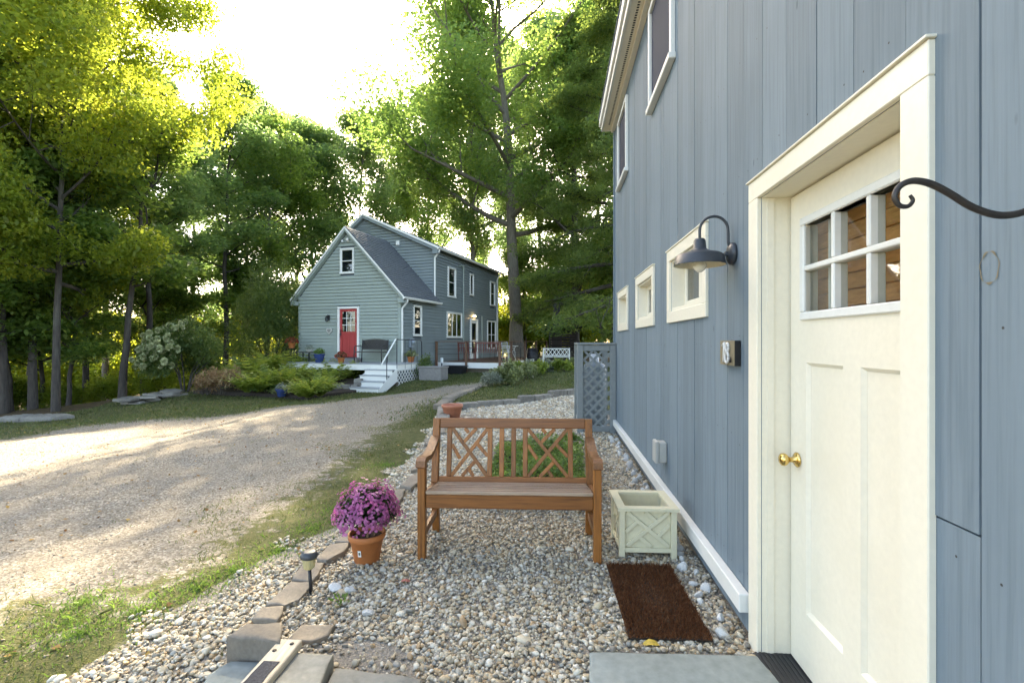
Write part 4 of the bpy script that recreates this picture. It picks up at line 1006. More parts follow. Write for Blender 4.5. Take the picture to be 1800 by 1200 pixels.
a, b = Vector(gp(512, 1122, .125)), Vector(gp(350, 1300, .14)); b = a + (b - a) * 1.15
d = (b - a).normalized(); ang = math.atan2(d.y, d.x); L = (b - a).length
M_ = Matrix.Translation(a - plank.location) @ Matrix.Rotation(ang, 4, 'Z')
m = MB(); m.cbox(0, L, -.052, .052, -.035, .0, .004, M_); m.build('board', 'plank_pale', plank)
m = MB(); rg = np.random.default_rng(5)
edge = [(.155 + .0, -.032), (.155, .036)] + [(x, .036 + rg.normal(0, .003)) for x in np.arange(.2, L - .02, .03)] + [(x, -.034 + rg.normal(0, .002)) for x in np.arange(L - .03, .2, -.03)]
m.prism(edge[::-1], .0005, .003, M_); m.build('grip_strip', 'grip_black', plank)
for (x, y) in ((.035, .022), (.085, -.028)):
    m = MB(); m.lathe([(.009, 0), (.009, .002), (0, .002)], 12, (x, y, .0005), M_); m.build('screw_hole', 'plaque_edge', plank)

def rock_mesh(name, seed, mat='white_rock'):
    bm = bmesh.new(); bmesh.ops.create_icosphere(bm, subdivisions=2, radius=1); rg = np.random.default_rng(seed)
    ns = unit(rg.normal(size=(7, 3))); ds = rg.uniform(.55, .85, 7)
    for v in bm.verts:
        p = np.array(v.co)
        for q_, d_ in zip(ns, ds):
            e = p @ q_ - d_
            if e > 0: p = p - q_ * e * .9
        v.co = p * (1 + rg.normal(0, .02))
    me = bpy.data.meshes.new(name); bm.to_mesh(me); bm.free(); me.materials.append(MATS[mat]); return me
RM = [rock_mesh('rock', 60 + k) for k in range(6)]
rg = np.random.default_rng(21)
k = 0
for s_ in np.arange(2.50, 7.4, .098):
    o_ = -rg.uniform(.05, .15); r_ = rg.uniform(.022, .045); p = barn_pt(o_, s_ + rg.normal(0, .03), 0)
    q_ = obj('rock', RM[k % 6], None, (p[0], p[1], r_ * .25 + .01), (rg.uniform(0, 6), rg.uniform(0, 6), rg.uniform(0, 6)), (r_ * 1.2, r_, r_ * .72))
    tag(q_, 'fist-sized whitish rock in the line under the barn base board', 'rock', 'rocks lying along the foot of the barn wall'); k += 1
for px_, py_, r_, lb in ((588, 1038, .038, 'white angular stone on the gravel beside the solar light'), (617, 1040, .032, 'cream stone on the gravel, right of the white angular stone'), (648, 1082, .036, 'flat grey-green stone among the gravel below the bench')):
    X, Y, z = on_ground(px_, py_); tag(obj('rock', RM[k % 6], None, (X, Y, z + .015), (.3, .2, k), (r_ * 1.2, r_, r_ * .6)), lb, 'rock'); k += 1
run = empty('weed_tuft', on_ground(600, 1062), 0)
rgw = np.random.default_rng(8)
def tuft(root, n, size, spread, mat, name='leaves'):
    d = unit(rgw.normal(size=(n, 3))); d[:, 2] = np.abs(d[:, 2]) + .25; C = d * spread * rgw.random((n, 1)); V, Fc = leaves(C, size * rgw.uniform(.6, 1.3, n), rgw, .4, .35, dirs=d)
    return obj(name, np_mesh(name, V, Fc, mat, rgw.random(n)), root)
tuft(run, 26, .045, .06, 'herb_green'); tag(run, 'small green weed sprouting through the gravel near the solar light', 'weed')

# ------------------------------------------------------------------ solar path light
X, Y, z = on_ground(547, 1043)
sol = empty('solar_light', (X, Y, z), 0, 'small solar path light with black cap and ribbed yellowish lens by the stone edging', 'light')
m = MB(); m.tube([(0, 0, -.05), (-.004, 0, .06), (-.010, 0, .145)], [.0095, .0095, .0095], 10); m.build('stake', 'black_metal', sol)
m = MB(); prof = [(.012, .142), (.024, .146), (.030, .158), (.036, .212)]; m.lathe(prof, 26, (-.012, 0, 0))
for k in range(18):
    a = 6.283 * k / 18; m.bar((-.012 + .029 * math.cos(a), .029 * math.sin(a), .152), (-.012 + .0365 * math.cos(a), .0365 * math.sin(a), .211), .004, .003, 0)
m.build('lens', 'lens_yellow', sol)
m = MB(); m.lathe([(0, .205), (.040, .206), (.048, .214), (.049, .222), (.042, .240), (.034, .246), (.028, .247), (0, .248)], 28, (-.012, 0, 0)); m.build('cap', 'lamp_metal', sol)

# ------------------------------------------------------------------ raised herb bed behind the bench
hb = empty('herb_bed', barn_pt(-1.13, 4.20, 0), -TH, 'low timber-framed bed of green herbs behind the garden bench', 'planter')
W2, L2, H2 = .50, 1.75, .24
for (x0, x1, y0, y1) in ((-W2, W2, 0, .045), (-W2, W2, L2 - .045, L2), (-W2, -W2 + .045, .0455, L2 - .0455), (W2 - .045, W2, .0455, L2 - .0455)):
    m = MB(); m.cbox(x0, x1, y0, y1, -.01, H2, .006); m.build('timber', 'timber_grey', hb)
m = MB(); m.box(-W2 + .045, W2 - .045, .045, L2 - .045, .0, H2 - .07); m.build('soil', 'soil', hb)
n = 9000; x = rgw.uniform(-W2 + .05, W2 - .03, n); y = rgw.uniform(.05, L2 - .06, n); mound = .13 + .07 * np.sin(x * 7 + 1) * np.sin(y * 5)
C = np.stack([x, y, H2 - .07 + mound * rgw.random(n) ** .6], 1)
V, Fc = leaves(C, .032 * rgw.uniform(.6, 1.4, n), rgw, .6, .55); obj('herbs', np_mesh('herbs', V, Fc, 'herb_green', np.clip(rgw.normal(.5, .28, n), 0, 1)), hb)

# ------------------------------------------------------------------ house
HA = -R(18.23); HCX, HCY = -4.5, 19.5
house = empty('house', (HCX, HCY, 0), HA, 'grey-green clapboard house with red front door and steep shingled gable', 'house')
ca, sa = math.cos(HA), math.sin(HA)
def hw(x, y, z=0): return (HCX + x * ca - y * sa, HCY + x * sa + y * ca, z)      # house frame -> world
GW = 5.05; DZ = .62                       # gable width, porch floor height
RID, EV = 6.10, 3.42                      # front ridge, front eave (at wall face)
slope = (RID - EV) / (GW / 2)
MY0, MY1 = 3.0, 11.6                      # main block from/to
MEV, MAP, MPX = 5.78, 7.50, -3.76         # main eave, apex height, apex x
z_front = lambda x: EV + slope * (GW / 2 - abs(x + GW / 2))
def z_main(x): return MEV + (MAP - MEV) * (x / MPX) if x > MPX else MAP - .75 * (MPX - x)
# wall cores
m = MB(); m.add([(-GW, 0.03, -.6), (0 - .03, 0.03, -.6), (-.03, .03, EV), (-GW / 2, .03, RID), (-GW, .03, EV), (-GW, MY0, -.6), (-.03, MY0, -.6), (-.03, MY0, EV), (-GW / 2, MY0, RID), (-GW, MY0, EV)],
      [(0, 1, 2, 3, 4), (9, 8, 7, 6, 5), (1, 6, 7, 2), (0, 4, 9, 5)]); m.build('front_core', 'core_grey', house)
m = MB(); pz = [(-.03, -.6), (-.03, MEV), (MPX, MAP - .02), (-GW, z_main(-GW) - .02), (-GW, -.6)]
m.add([(x, MY0 + .03, z) for x, z in pz] + [(x, MY1, z) for x, z in pz], [(4, 3, 2, 1, 0)[::-1], (5, 6, 7, 8, 9)[::-1]] + [(k, (k + 1) % 5, 5 + (k + 1) % 5, 5 + k) for k in range(5)]); m.build('main_core', 'core_grey', house)
EXPO = .138
def clap(parent, face, lo, hi, z0, z1, holes, mat, zlim=None, zmin=None):
    """courses of lapped boards. face: ('y', y0) looks to -y with u = x ; ('x', x0) looks to +x with u = y"""
    z = z0
    while z < z1:
        zt = min(z + EXPO, z1); segs = [(lo, hi)]
        for (a, b, h0, h1) in holes:
            if h0 < zt - .01 and h1 > z + .01:
                segs = [s for u, v in segs for s in ((u, min(v, a)), (max(u, b), v)) if s[1] - s[0] > .02]
        for u, v in segs:
            u0, v0, u1, v1 = u, v, u, v
            if zlim:                                              # sloping ends under the rakes
                (u0, v0), (u1, v1) = zlim(z), zlim(zt)
                u0, u1 = max(u0, u), max(u1, u); v0, v1 = min(v0, v), min(v1, v)
                if v0 - u0 < .03: continue
                if v1 <= u1: u1 = v1 = (u1 + v1) / 2; u1 -= .005; v1 += .005
            if zmin:
                ua = max(u0, zmin(z)); ub = max(u1, zmin(zt)); u0, u1 = ua, ub
                if v0 - u0 < .03: continue
            mb = MB(); T, t0 = .060, .006
            def P(w, zz, d): return (w, face[1] + .03 - .0005 - d, zz) if face[0] == 'y' else (face[1] - .03 + .0005 + d, w, zz)
            vs = [P(u0, z, 0), P(v0, z, 0), P(v1, zt, 0), P(u1, zt, 0), P(u0, z, T), P(v0, z, T), P(v1, zt, t0), P(u1, zt, t0)]
            fs = [(4, 5, 6, 7), (0, 4, 7, 3), (5, 1, 2, 6), (0, 1, 5, 4), (7, 6, 2, 3)]
            if face[0] == 'x': fs = [f_[::-1] for f_ in fs]
            mb.add(vs, fs); mb.build('clapboard', mat, parent)
        z = zt
# front gable -------------------------------------------------------
DXa, DXb, DZs, DZt = -2.90, -2.02, .80, 2.82              # red door opening
WXa, WXb, WZa, WZb = -2.82, -2.26, 4.35, 5.30             # attic window
fw = empty('front_wall', (0, 0, 0)); fw.parent = house
clap(fw, ('y', 0), -GW + .11, -.11, .62, RID - .15, [(DXa - .10, DXb + .10, .5, DZt + .1), (WXa - .07, WXb + .07, WZa - .07, WZb + .07)], 'house_siding',
     zlim=lambda z: ((-GW + .1, -.1) if z < EV - .05 else (-GW + (z - EV) / slope + .10, -(z - EV) / slope - .10)))
clap(fw, ('x', 0), .09, MY0, .30, EV - .02, [(1.0, 1.72, 1.66, 3.02)], 'house_siding_shaded')
for (x0, x1, y0, y1) in ((-.105, .012, -.012, .027), (-.02, .0125, .0275, .085), (-GW - .012, -GW + .105, -.012, .027)):
    m = MB(); m.cbox(x0, x1, y0, y1, .30, EV - .02, .003); m.build('corner_board', 'house_siding', fw)
def rake(parent, p, q, y0, y1, w, mat, name, drop=0):
    m = MB(); (xa, za), (xb, zb) = p, q
    m.add([(xa, y0, za), (xb, y0, zb), (xb, y0, zb - w), (xa, y0, za - w), (xa, y1, za), (xb, y1, zb), (xb, y1, zb - w), (xa, y1, za - w)],
          [(0, 1, 2, 3), (7, 6, 5, 4), (0, 4, 5, 1), (2, 6, 7, 3), (0, 3, 7, 4), (1, 5, 6, 2)]); return m.build(name, mat, parent)
OH = .20
roof = MB()
def slab(mb, x0, z0, x1, z1, y0, y1, t=.07):
    mb.add([(x0, y0, z0), (x1, y0, z1), (x1, y1, z1), (x0, y1, z0), (x0, y0, z0 + t), (x1, y0, z1 + t), (x1, y1, z1 + t), (x0, y1, z0 + t)],
           [(0, 1, 2, 3), (7, 6, 5, 4), (4, 5, 1, 0), (5, 6, 2, 1), (6, 7, 3, 2), (7, 4, 0, 3)])
rx1 = .26; rz1 = EV - slope * .26 + .06
slab(roof, -GW / 2 + .001, RID + .06, rx1, rz1, -OH, MY0 - .001); slab(roof, -GW - rx1, rz1, -GW / 2 - .001, RID + .06, -OH, MY0 + .4)
fr_ = roof.build('front_roof', 'shingle', house)
def shingles(parent, xa, za, xb, zb, y0, y1, expo, name):
    """overlapping tabs from eave (xb) up to ridge (xa)"""
    rg = np.random.default_rng(5); mb = MB(); L = math.hypot(xa - xb, za - zb); d = np.array([(xa - xb) / L, (za - zb) / L]); nrm = np.array([-d[1], d[0]]) if -d[1] * 0 + d[0] > 0 else np.array([d[1], -d[0]])
    if nrm[1] < 0: nrm = -nrm
    r_ = 0; s_ = 0.0
    while s_ < L - .02:
        y = y0 + (.15 if r_ % 2 else 0) - .3
        while y < y1:
            a, b = max(y, y0), min(y + .30, y1); y += .305
            if b - a < .03: continue
            t = .018 + rg.uniform(0, .012); lo = np.array([xb, zb]) + d * (s_ + rg.uniform(-.006, .006)); hi = np.array([xb, zb]) + d * min(L, s_ + expo + .02)
            p0, p1 = lo + nrm * .0715, hi + nrm * .0715; q0, q1 = lo + nrm * (.0715 + t), hi + nrm * (.0725)
            mb.add([(p0[0], a, p0[1]), (p0[0], b, p0[1]), (q0[0], a, q0[1]), (q0[0], b, q0[1]), (q1[0], a, q1[1]), (q1[0], b, q1[1])], [(0, 1, 3, 2), (2, 3, 5, 4), (0, 2, 4), (1, 5, 3)])
        s_ += expo; r_ += 1
    o = mb.build(name, 'shingle', parent); o['kind'] = 'stuff'; return o
shingles(fr_, -GW / 2, RID + .06, rx1, rz1, -OH + .01, MY0 - .01, .14, 'shingles')
m = MB(); m.add([(-GW / 2 - .12, -OH, RID + .03), (-GW / 2, -OH, RID + .155), (-GW / 2 + .12, -OH, RID + .03), (-GW / 2 - .12, MY0 - .002, RID + .03), (-GW / 2, MY0 - .002, RID + .155), (-GW / 2 + .12, MY0 - .002, RID + .03)], [(0, 1, 4, 3), (1, 2, 5, 4), (0, 2, 1)]); m.build('ridge_cap', 'shingle', fr_)
for sg in (1, -1):
    X_ = lambda x: -GW / 2 + sg * (x + GW / 2)
    rake(fr_, (X_(-GW / 2), RID + .135), (X_(rx1 + .02), rz1 + .06), -OH - .028, -OH - .002, .09, 'trim_white', 'rake_trim')
    rake(fr_, (X_(-GW / 2), RID + .04), (X_(rx1), rz1 - .04), -OH, -.002, .10, 'house_siding', 'rake_board')
    m = MB(); m.cbox(min(X_(-.02), X_(rx1)), max(X_(-.02), X_(rx1)), -OH, -.03, rz1 - .20, rz1 - .02, .004); m.build('eave_return', 'house_siding', fr_)
def gutter(parent, x, y0, y1, z):
    m = MB(); m.add([(x, y0, z), (x + .11, y0, z), (x + .11, y0, z - .05), (x + .07, y0, z - .10), (x, y0, z - .10), (x, y1, z), (x + .11, y1, z), (x + .11, y1, z - .05), (x + .07, y1, z - .10), (x, y1, z - .10)],
        [(0, 1, 2, 3, 4)[::-1], (5, 6, 7, 8, 9), (1, 6, 7, 2)[::-1], (2, 7, 8, 3)[::-1], (3, 8, 9, 4)[::-1], (0, 5, 6, 1), (0, 4, 9, 5)]); return m.build('gutter', 'trim_white', parent)
gutter(house, rx1 - .03, -OH - .02, MY0 + .12, rz1 + .035)
def downspout(parent, pts, mat='trim_white', r=.038):
    m = MB()
    for a, b in zip(pts[:-1], pts[1:]): m.bar(a, b, .075, .06, .01)
    return m.build('downspout', mat, parent)
downspout(house, [(rx1 + .03, .06, rz1 - .06), (rx1 + .02, .06, rz1 - .16), (.05, .06, rz1 - .42), (.05, .06, DZ + .0)])
def window(parent, face, a, b, z0, z1, cols_=1, rows=2, tw=.065, depth=.05, mat='trim_white', blind=None, name='window'):
    """trim frame with sash bars and separate panes. face ('y', y) or ('x', x)"""
    def bx(mb, u0, u1, w0, w1, d0, d1, bev=.004):
        if face[0] == 'y': mb.cbox(u0, u1, face[1] - d1, face[1] - d0, w0, w1, bev)
        else: mb.cbox(face[1] + d0, face[1] + d1, u0, u1, w0, w1, bev)
    mb = MB(); bx(mb, a - tw, a, z0, z1, -.02, depth); bx(mb, b, b + tw, z0, z1, -.02, depth); bx(mb, a - tw, b + tw, z1 + .0005, z1 + tw, -.02, depth); bx(mb, a - tw - .01, b + tw + .01, z0 - tw, z0 - .0005, -.02, depth + .012)
    w = mb.build(name, mat, parent)
    sb = MB(); t = .028
    bx(sb, a + .0005, a + t, z0 + .0005, z1 - .0005, -.018, .018); bx(sb, b - t, b - .0005, z0 + .0005, z1 - .0005, -.018, .018); bx(sb, a + t + .0005, b - t - .0005, z1 - t, z1 - .0005, -.018, .018); bx(sb, a + t + .0005, b - t - .0005, z0 + .0005, z0 + t, -.018, .018)
    zs = np.linspace(z0 + t, z1 - t, rows + 1); us = np.linspace(a + t, b - t, cols_ + 1)
    for z_ in zs[1:-1]: bx(sb, a + t + .0005, b - t - .0005, z_ - .018, z_ + .018, -.012, .022)
    for u_ in us[1:-1]:
        for z_a, z_b in zip(zs[:-1], zs[1:]): bx(sb, u_ - .02, u_ + .02, z_a + .019 * (z_a > z0 + t + .01), z_b - .019 * (z_b < z1 - t - .01), -.012, .024)
    sb.build('sash', mat, w)
    for u0, u1 in zip(us[:-1], us[1:]):
        for z_a, z_b in zip(zs[:-1], zs[1:]):
            p = MB(); bx(p, u0 + .001, u1 - .001, z_a + .001, z_b - .001, .0, .004, 0.0005); p.build('pane', 'glass_dark', w)
    return w
window(fw, ('y', 0), WXa, WXb, WZa, WZb, 1, 2)
window(fw, ('x', 0), 1.07, 1.65, 1.74, 2.94, 1, 2)
# red door ----------------------------------------------------------
m = MB(); m.cbox(DXa - .09, DXa, -.07, .02, DZs - .02, DZt, .004); m.cbox(DXb, DXb + .09, -.07, .02, DZs - .02, DZt, .004); m.cbox(DXa - .09, DXb + .09, -.07, .02, DZt + .0005, DZt + .09, .004); dfr = m.build('door_casing', 'trim_white', fw)
st_ = .12; la, lb, lz0, lz1 = DXa + st_, DXb - st_, 1.86, 2.70
m = MB(); Y0, Y1 = -.012, .028
m.box(DXa + .001, DXa + st_, Y0, Y1, DZs, DZt - .001); m.box(DXb - st_, DXb - .001, Y0, Y1, DZs, DZt - .001); m.box(la, lb, Y0, Y1, lz1, DZt - .001); m.box(la, lb, Y0, Y1, 1.74, lz0); m.box(la, lb, Y0, Y1, DZs, .98)
cx_ = (la + lb) / 2; m.box(cx_ - .05, cx_ + .05, Y0, Y1, .98, 1.74); rd = m.build('door', 'red_door', fw); rd['label'] = 'red front door with nine panes over two panels'
for u, v in ((la, cx_ - .05), (cx_ + .05, lb)):
    p = MB(); p.box(u, v, Y0 + .012, Y1, .98, 1.74); p.cbox(u + .04, v - .04, Y0 + .002, Y0 + .0118, 1.02, 1.70, .008); p.build('panel', 'red_door', rd)
g = MB(); wv = (lb - la) / 3; hv = (lz1 - lz0) / 3
for k in (1, 2): g.box(la + k * wv - .012, la + k * wv + .012, Y0 - .004, Y0 + .02, lz0, lz1)
for k in (1, 2):
    for j in range(3): g.box(la + j * wv + .0125 * (j > 0), la + (j + 1) * wv - .0125 * (j < 2), Y0 - .003, Y0 + .02, lz0 + k * hv - .012, lz0 + k * hv + .012)
g.build('muntins', 'trim_white', rd)
for i in range(3):
    for j in range(3):
        p = MB(); p.box(la + i * wv + .013 * (i > 0), la + (i + 1) * wv - .013 * (i < 2), Y0 + .006, Y0 + .010, lz0 + j * hv + .013 * (j > 0), lz0 + (j + 1) * hv - .013 * (j < 2)); p.build('pane', 'glass_dark', rd)
p = MB(); p.cbox(DXa + .04, DXa + .08, Y0 - .03, Y0, 1.70, 1.95, .006); p.tube([(DXa + .06, Y0 - .03, 1.78), (DXa + .06, Y0 - .07, 1.78), (DXa + .06, Y0 - .07, 1.62), (DXa + .06, Y0 - .02, 1.60)], .01, 6); p.build('handle', 'black_metal', rd)
# floodlight, gable vent, dryer hood
m = MB(); m.lathe([(.05, 0), (.05, .03), (0, .03)], 14, mat=Matrix.Translation((-GW / 2 + .05, -.02, 5.66)) @ Matrix.Rotation(math.pi / 2, 4, 'X')); m.lathe([(.02, 0), (.06, .09), (.065, .12), (0, .12)], 16, mat=Matrix.Translation((-GW / 2 + .08, -.05, 5.66)) @ Matrix.Rotation(R(70), 4, 'X'))
m.lathe([(.02, 0), (.05, .08), (.055, .10), (0, .10)], 16, mat=Matrix.Translation((-GW / 2 - .18, -.05, 5.62)) @ Matrix.Rotation(R(70), 4, 'X')); m.build('floodlight', 'gable_light', fw)
# main block ----------------------------------------------------------
mw = empty('main_wall', (0, 0, 0)); mw.parent = house
clap(mw, ('y', MY0), -GW + .05, -.09, EV - .4, MAP - .05, [], 'house_siding_shaded',
     zlim=lambda z: (-GW if z < z_main(-GW) else MPX - (MAP - z) / .75 + .06, -.09 if z < MEV else MPX * (z - MEV) / (MAP - MEV) - .12))
HOLES = [(4.30, 5.20, 3.62, 5.12), (7.05, 7.55, 3.95, 5.15), (10.1, 10.95, 3.6, 5.1), (4.2, 6.0, 1.62, 2.92), (7.05, 8.15, .40, 2.66), (9.65, 11.1, 1.0, 2.72)]
clap(mw, ('x', 0), MY0 + .0, MY1 - .12, .30, MEV - .06, HOLES, 'house_siding_shaded')
m = MB(); m.cbox(-.085, .014, MY0 - .016, MY0 + .027, EV - .15, MEV - .02, .003); m.cbox(-.02, .0135, MY0 + .0275, MY0 + .12, EV + .05, MEV - .02, .003); m.build('corner_board', 'house_siding_shaded', mw)
m = MB(); m.cbox(-.02, .012, MY1 - .118, MY1, .2, MEV - .02, .003); m.build('corner_board', 'house_siding_shaded', mw)
r2 = MB(); ox = .25; oz = MEV - (MAP - MEV) / -MPX * .25 * 1.0
slab(r2, MPX + .001, MAP + .03, ox, oz + .03, MY0 - .22, MY1 + .2, .08); slab(r2, -GW - .3, z_main(-GW - .3) + .03, MPX - .001, MAP + .03, MY0 - .22, MY1 + .2, .08); mr = r2.build('main_roof', 'shingle', house)
rake(mr, (MPX, MAP + .125), (ox + .02, oz + .125), MY0 - .25, MY0 - .222, .10, 'trim_white', 'rake_trim'); rake(mr, (MPX - .0, MAP + .125), (-GW - .3, z_main(-GW - .3) + .125), MY0 - .25, MY0 - .222, .10, 'trim_white', 'rake_trim')
rake(mr, (MPX, MAP + .02), (ox, oz + .02), MY0 - .219, MY0 - .002, .13, 'house_siding_shaded', 'rake_board'); rake(mr, (MPX - .0, MAP + .02), (-GW - .3, z_main(-GW - .3) + .02), MY0 - .219, MY0 - .002, .13, 'house_siding_shaded', 'rake_board')
m = MB(); m.cbox(-.03, ox, MY0 - .22, MY0 - .03, oz - .2, oz - .02, .004); m.build('eave_return', 'house_siding_shaded', mr)
gutter(house, ox - .02, MY0 - .24, MY1 + .2, oz + .10)
downspout(house, [(ox + .03, MY0 - .10, oz - .0), (ox + .02, MY0 - .10, oz - .10), (.03, MY0 - .06, oz - .36), (.03, MY0 - .06, EV - .05)])
downspout(house, [(.045, 6.15, MEV - .35), (.045, 6.15, .5)], 'house_siding')
downspout(house, [(.045, 6.0 - .35, MEV - .45), (.045, 6.15, MEV - .38)], 'house_siding')
downspout(house, [(.045, 8.75, 2.9), (.045, 8.75, .5)], 'house_siding')
downspout(house, [(ox + .03, 11.25, oz), (.06, 11.25, oz - .35), (.06, 11.25, .5)], 'trim_white')
window(mw, ('x', 0), 4.37, 5.13, 3.69, 5.05, 1, 2, depth=.07)
window(mw, ('x', 0), 7.11, 7.49, 4.02, 5.08, 1, 1)
window(mw, ('x', 0), 10.17, 10.88, 3.67, 5.03, 1, 2, depth=.07)
window(mw, ('x', 0), 4.27, 5.93, 1.69, 2.85, 3, 1)
window(mw, ('x', 0), 9.72, 11.03, 1.07, 2.65, 2, 2)
m = MB(); m.cbox(-.02, .07, 7.08, 7.20, .52, 2.60, .004); m.cbox(-.02, .07, 8.0, 8.12, .52, 2.60, .004); m.cbox(-.02, .07, 7.08, 8.12, 2.6005, 2.70, .004); sdc = m.build('door_casing', 'trim_white', mw)
m = MB(); m.cbox(.0, .03, 7.2005, 7.30, .52, 2.60, .003); m.cbox(.0, .03, 7.90, 7.9995, .52, 2.60, .003); m.cbox(.0, .03, 7.3005, 7.8995, 2.45, 2.60, .003); m.cbox(.0, .03, 7.3005, 7.8995, .52, .80, .003); m.cbox(.0, .028, 7.3005, 7.8995, 1.45, 1.52, .003); sdr = m.build('side_door', 'trim_white', mw)
for z_a, z_b in ((.80, 1.45), (1.52, 2.45)):
    p = MB(); p.box(.01, .014, 7.30, 7.90, z_a, z_b); p.build('pane', 'glass_dark', sdr)
vm = MB(); vx0, vx1 = MPX - .28, MPX + .28
vm.cbox(vx0 - .04, vx1 + .04, MY0 - .03, MY0 + .02, 6.62, 6.66, .003); vm.cbox(vx0 - .04, vx1 + .04, MY0 - .03, MY0 + .02, 7.02, 7.06, .003)
for k in range(7): vm.bar((vx0, MY0 - .02, 6.69 + k * .05), (vx1, MY0 - .02, 6.69 + k * .05), .02, .03, 0)
vm.build('gable_vent', 'house_siding_shaded', mw)
m = MB(); m.cbox(-2.02, -1.84, MY0 - .10, MY0 - .0, 6.0, 6.2, .02); m.build('vent_hood', 'trim_white', mw)
m = MB(); m.cbox(.012, .05, 7.44, 7.56, 2.78, 2.92, .004); m.build('lamp_back', 'fitting_grey', mw)
lampm = MB(); lampm.lathe([(0, .10), (.05, .09), (.07, .04), (.06, 0), (0, -.01)], 14, (.10, 7.5, 2.80)); lampm.build('side_lamp', 'porch_bulb', mw)
mb = MB(); mb.cbox(.012, .12, .62, .92, 1.20, 1.58, .01); mb.lathe([(.09, 0), (.10, .08), (.06, .11), (0, .115)], 18, mat=Matrix.Translation((.12, .77, 1.42)) @ Matrix.Rotation(math.pi / 2, 4, 'Y')); mb.tube([(.06, .77, 1.2), (.06, .77, .3)], .025, 8); mb.build('electric_meter', 'meter_grey', fw)
m = MB(); m.box(-GW + .05, -.04, .031, MY1 - .05, -.6, .31); m.build('foundation', 'core_grey', house)

# things on the front wall
T = lambda x, y, z: Vector(hw(x, y, z))
wl = empty('wall_lantern', T(-3.45, -.03, 2.45), HA, 'black wall lantern left of the red door', 'lantern')
m = MB(); m.cbox(-.05, .05, -.01, .0, -.10, .12, .004); m.tube([(0, -.01, .06), (0, -.09, .12), (0, -.12, .08)], .012, 8); m.build('bracket', 'black_metal', wl)
m = MB(); m.lathe([(0, .09), (.03, .07), (.085, .02), (.085, .01), (0, .01)], 6, (0, -.12, 0)); m.lathe([(.05, -.15), (.06, -.14), (.0, -.17)], 6, (0, -.12, 0))
for k in range(6): a = k * math.pi / 3; m.bar((.075 * math.cos(a), -.12 + .075 * math.sin(a), .01), (.055 * math.cos(a), -.12 + .055 * math.sin(a), -.15), .01, .01, 0)
m.build('cage', 'black_metal', wl)
m = MB(); m.lathe([(.07, .005), (.05, -.14)], 6, (0, -.12, 0)); m.build('glass', 'glass_dark', wl)
hp = empty('wall_ornament', T(-3.42, -.03, 1.90), HA, 'small pale heart-shaped ornament below the wall lantern', 'ornament')
hs_ = [(.16 * math.sin(t) ** 3 * .95, (.13 * math.cos(t) - .05 * math.cos(2 * t) - .02 * math.cos(3 * t) - .01 * math.cos(4 * t))) for t in np.linspace(0, 6.283, 33)[:-1]]
M_ = Matrix.Rotation(math.pi / 2, 4, 'X'); m = MB(); m.prism(hs_[::-1], .0, .025, M_); m.build('heart', 'fitting_grey', hp)
m = MB(); m.prism([(x * .55, y * .55 + .005) for x, y in hs_][::-1], .0255, .035, M_); m.build('inset', 'box_grey', hp)

# ------------------------------------------------------------------ porch, steps, rails
PF, PR, PL = -1.70, .90, -5.35            # porch front, right, left edges in the house frame
porch = empty('porch', T(0, 0, 0), HA, 'low grey-floored porch with white fascia and steps below the red door', 'porch')
yb = PF; k = 0
while yb < -.05:
    m = MB(); m.cbox(PL, PR, yb, min(yb + .136, -.035), DZ - .03, DZ, .003); m.build('floor_board', 'porch_floor', porch); yb += .14
m = MB(); m.cbox(PL, PR - .0005, PF + .02, PF + .045, DZ - .24, DZ - .0305, .003); m.cbox(PR - .06, PR - .03, PF + .0455, .35, DZ - .24, DZ - .0305, .003); m.build('fascia', 'trim_white', porch)
m = MB(); m.cbox(.10, PR, -.034, .5, DZ - .03, DZ, .003); m.build('floor_board', 'porch_floor', porch)
m = MB(); m.cbox(DXa - .2, DXb + .25, -.42, -.08, DZ + .0005, DZ + .14, .008); m.build('door_step', 'box_grey', porch)
ST0, ST1 = -.28, PR - .03; RISE = .19; TREAD = .29
for k in range(1, 5):
    z_ = DZ - k * RISE; y_ = PF - k * TREAD
    m = MB(); m.cbox(ST0 - .02, ST1 + .01, y_ - .02, y_ + TREAD - .002, z_ - .035, z_, .004); m.build('tread', 'porch_floor', porch)
    m = MB(); m.cbox(ST0, ST1, y_ + TREAD + .0005, y_ + TREAD + .018, z_ + .0005, z_ + RISE - .036, .002); m.build('riser', 'trim_white', porch)
m = MB(); m.cbox(ST0, ST1, PF - 4 * TREAD + .0, PF - 4 * TREAD + .018, DZ - 5 * RISE - .05, DZ - 4 * RISE - .036, .002); m.build('riser', 'trim_white', porch)
for x_ in (ST0 + .0, ST1 - .03):
    m = MB(); M_ = Matrix.Translation((x_, 0, 0)) @ Matrix(((0, 0, 1, 0), (1, 0, 0, 0), (0, 1, 0, 0), (0, 0, 0, 1)))
    m.prism([(PF + .019, DZ - .25), (PF + .019, DZ - .62), (PF - 3.2 * TREAD, DZ - 5 * RISE - .05), (PF - 4 * TREAD + .02, DZ - 5 * RISE - .05), (PF - 4 * TREAD + .02, DZ - 4 * RISE - .04), (PF - .02, DZ - RISE * .8)], .0, .025, M_)
    o_ = m.build('stringer', 'trim_white', porch)
    if x_ > .5: o_.location.x += .034
lattice(porch, 1, PR - .035, PF + .06, .34, -.16, DZ - .245, .20, .036, 'trim_white', .007)
m = MB(); m.cbox(PR - .06, PR - .03, PF + .06, .34, -.24, -.165, .003); m.build('skirt_rail', 'trim_white', porch)
for (x_, y_) in ((PL + .1, PF + .1), (PR - .1, PF + .12), (-2.4, PF + .1), (PR - .1, .25)):
    m = MB(); m.cbox(x_ - .045, x_ + .045, y_ - .045, y_ + .045, -.75, DZ - .031, .004); m.build('post', 'timber_grey', porch)
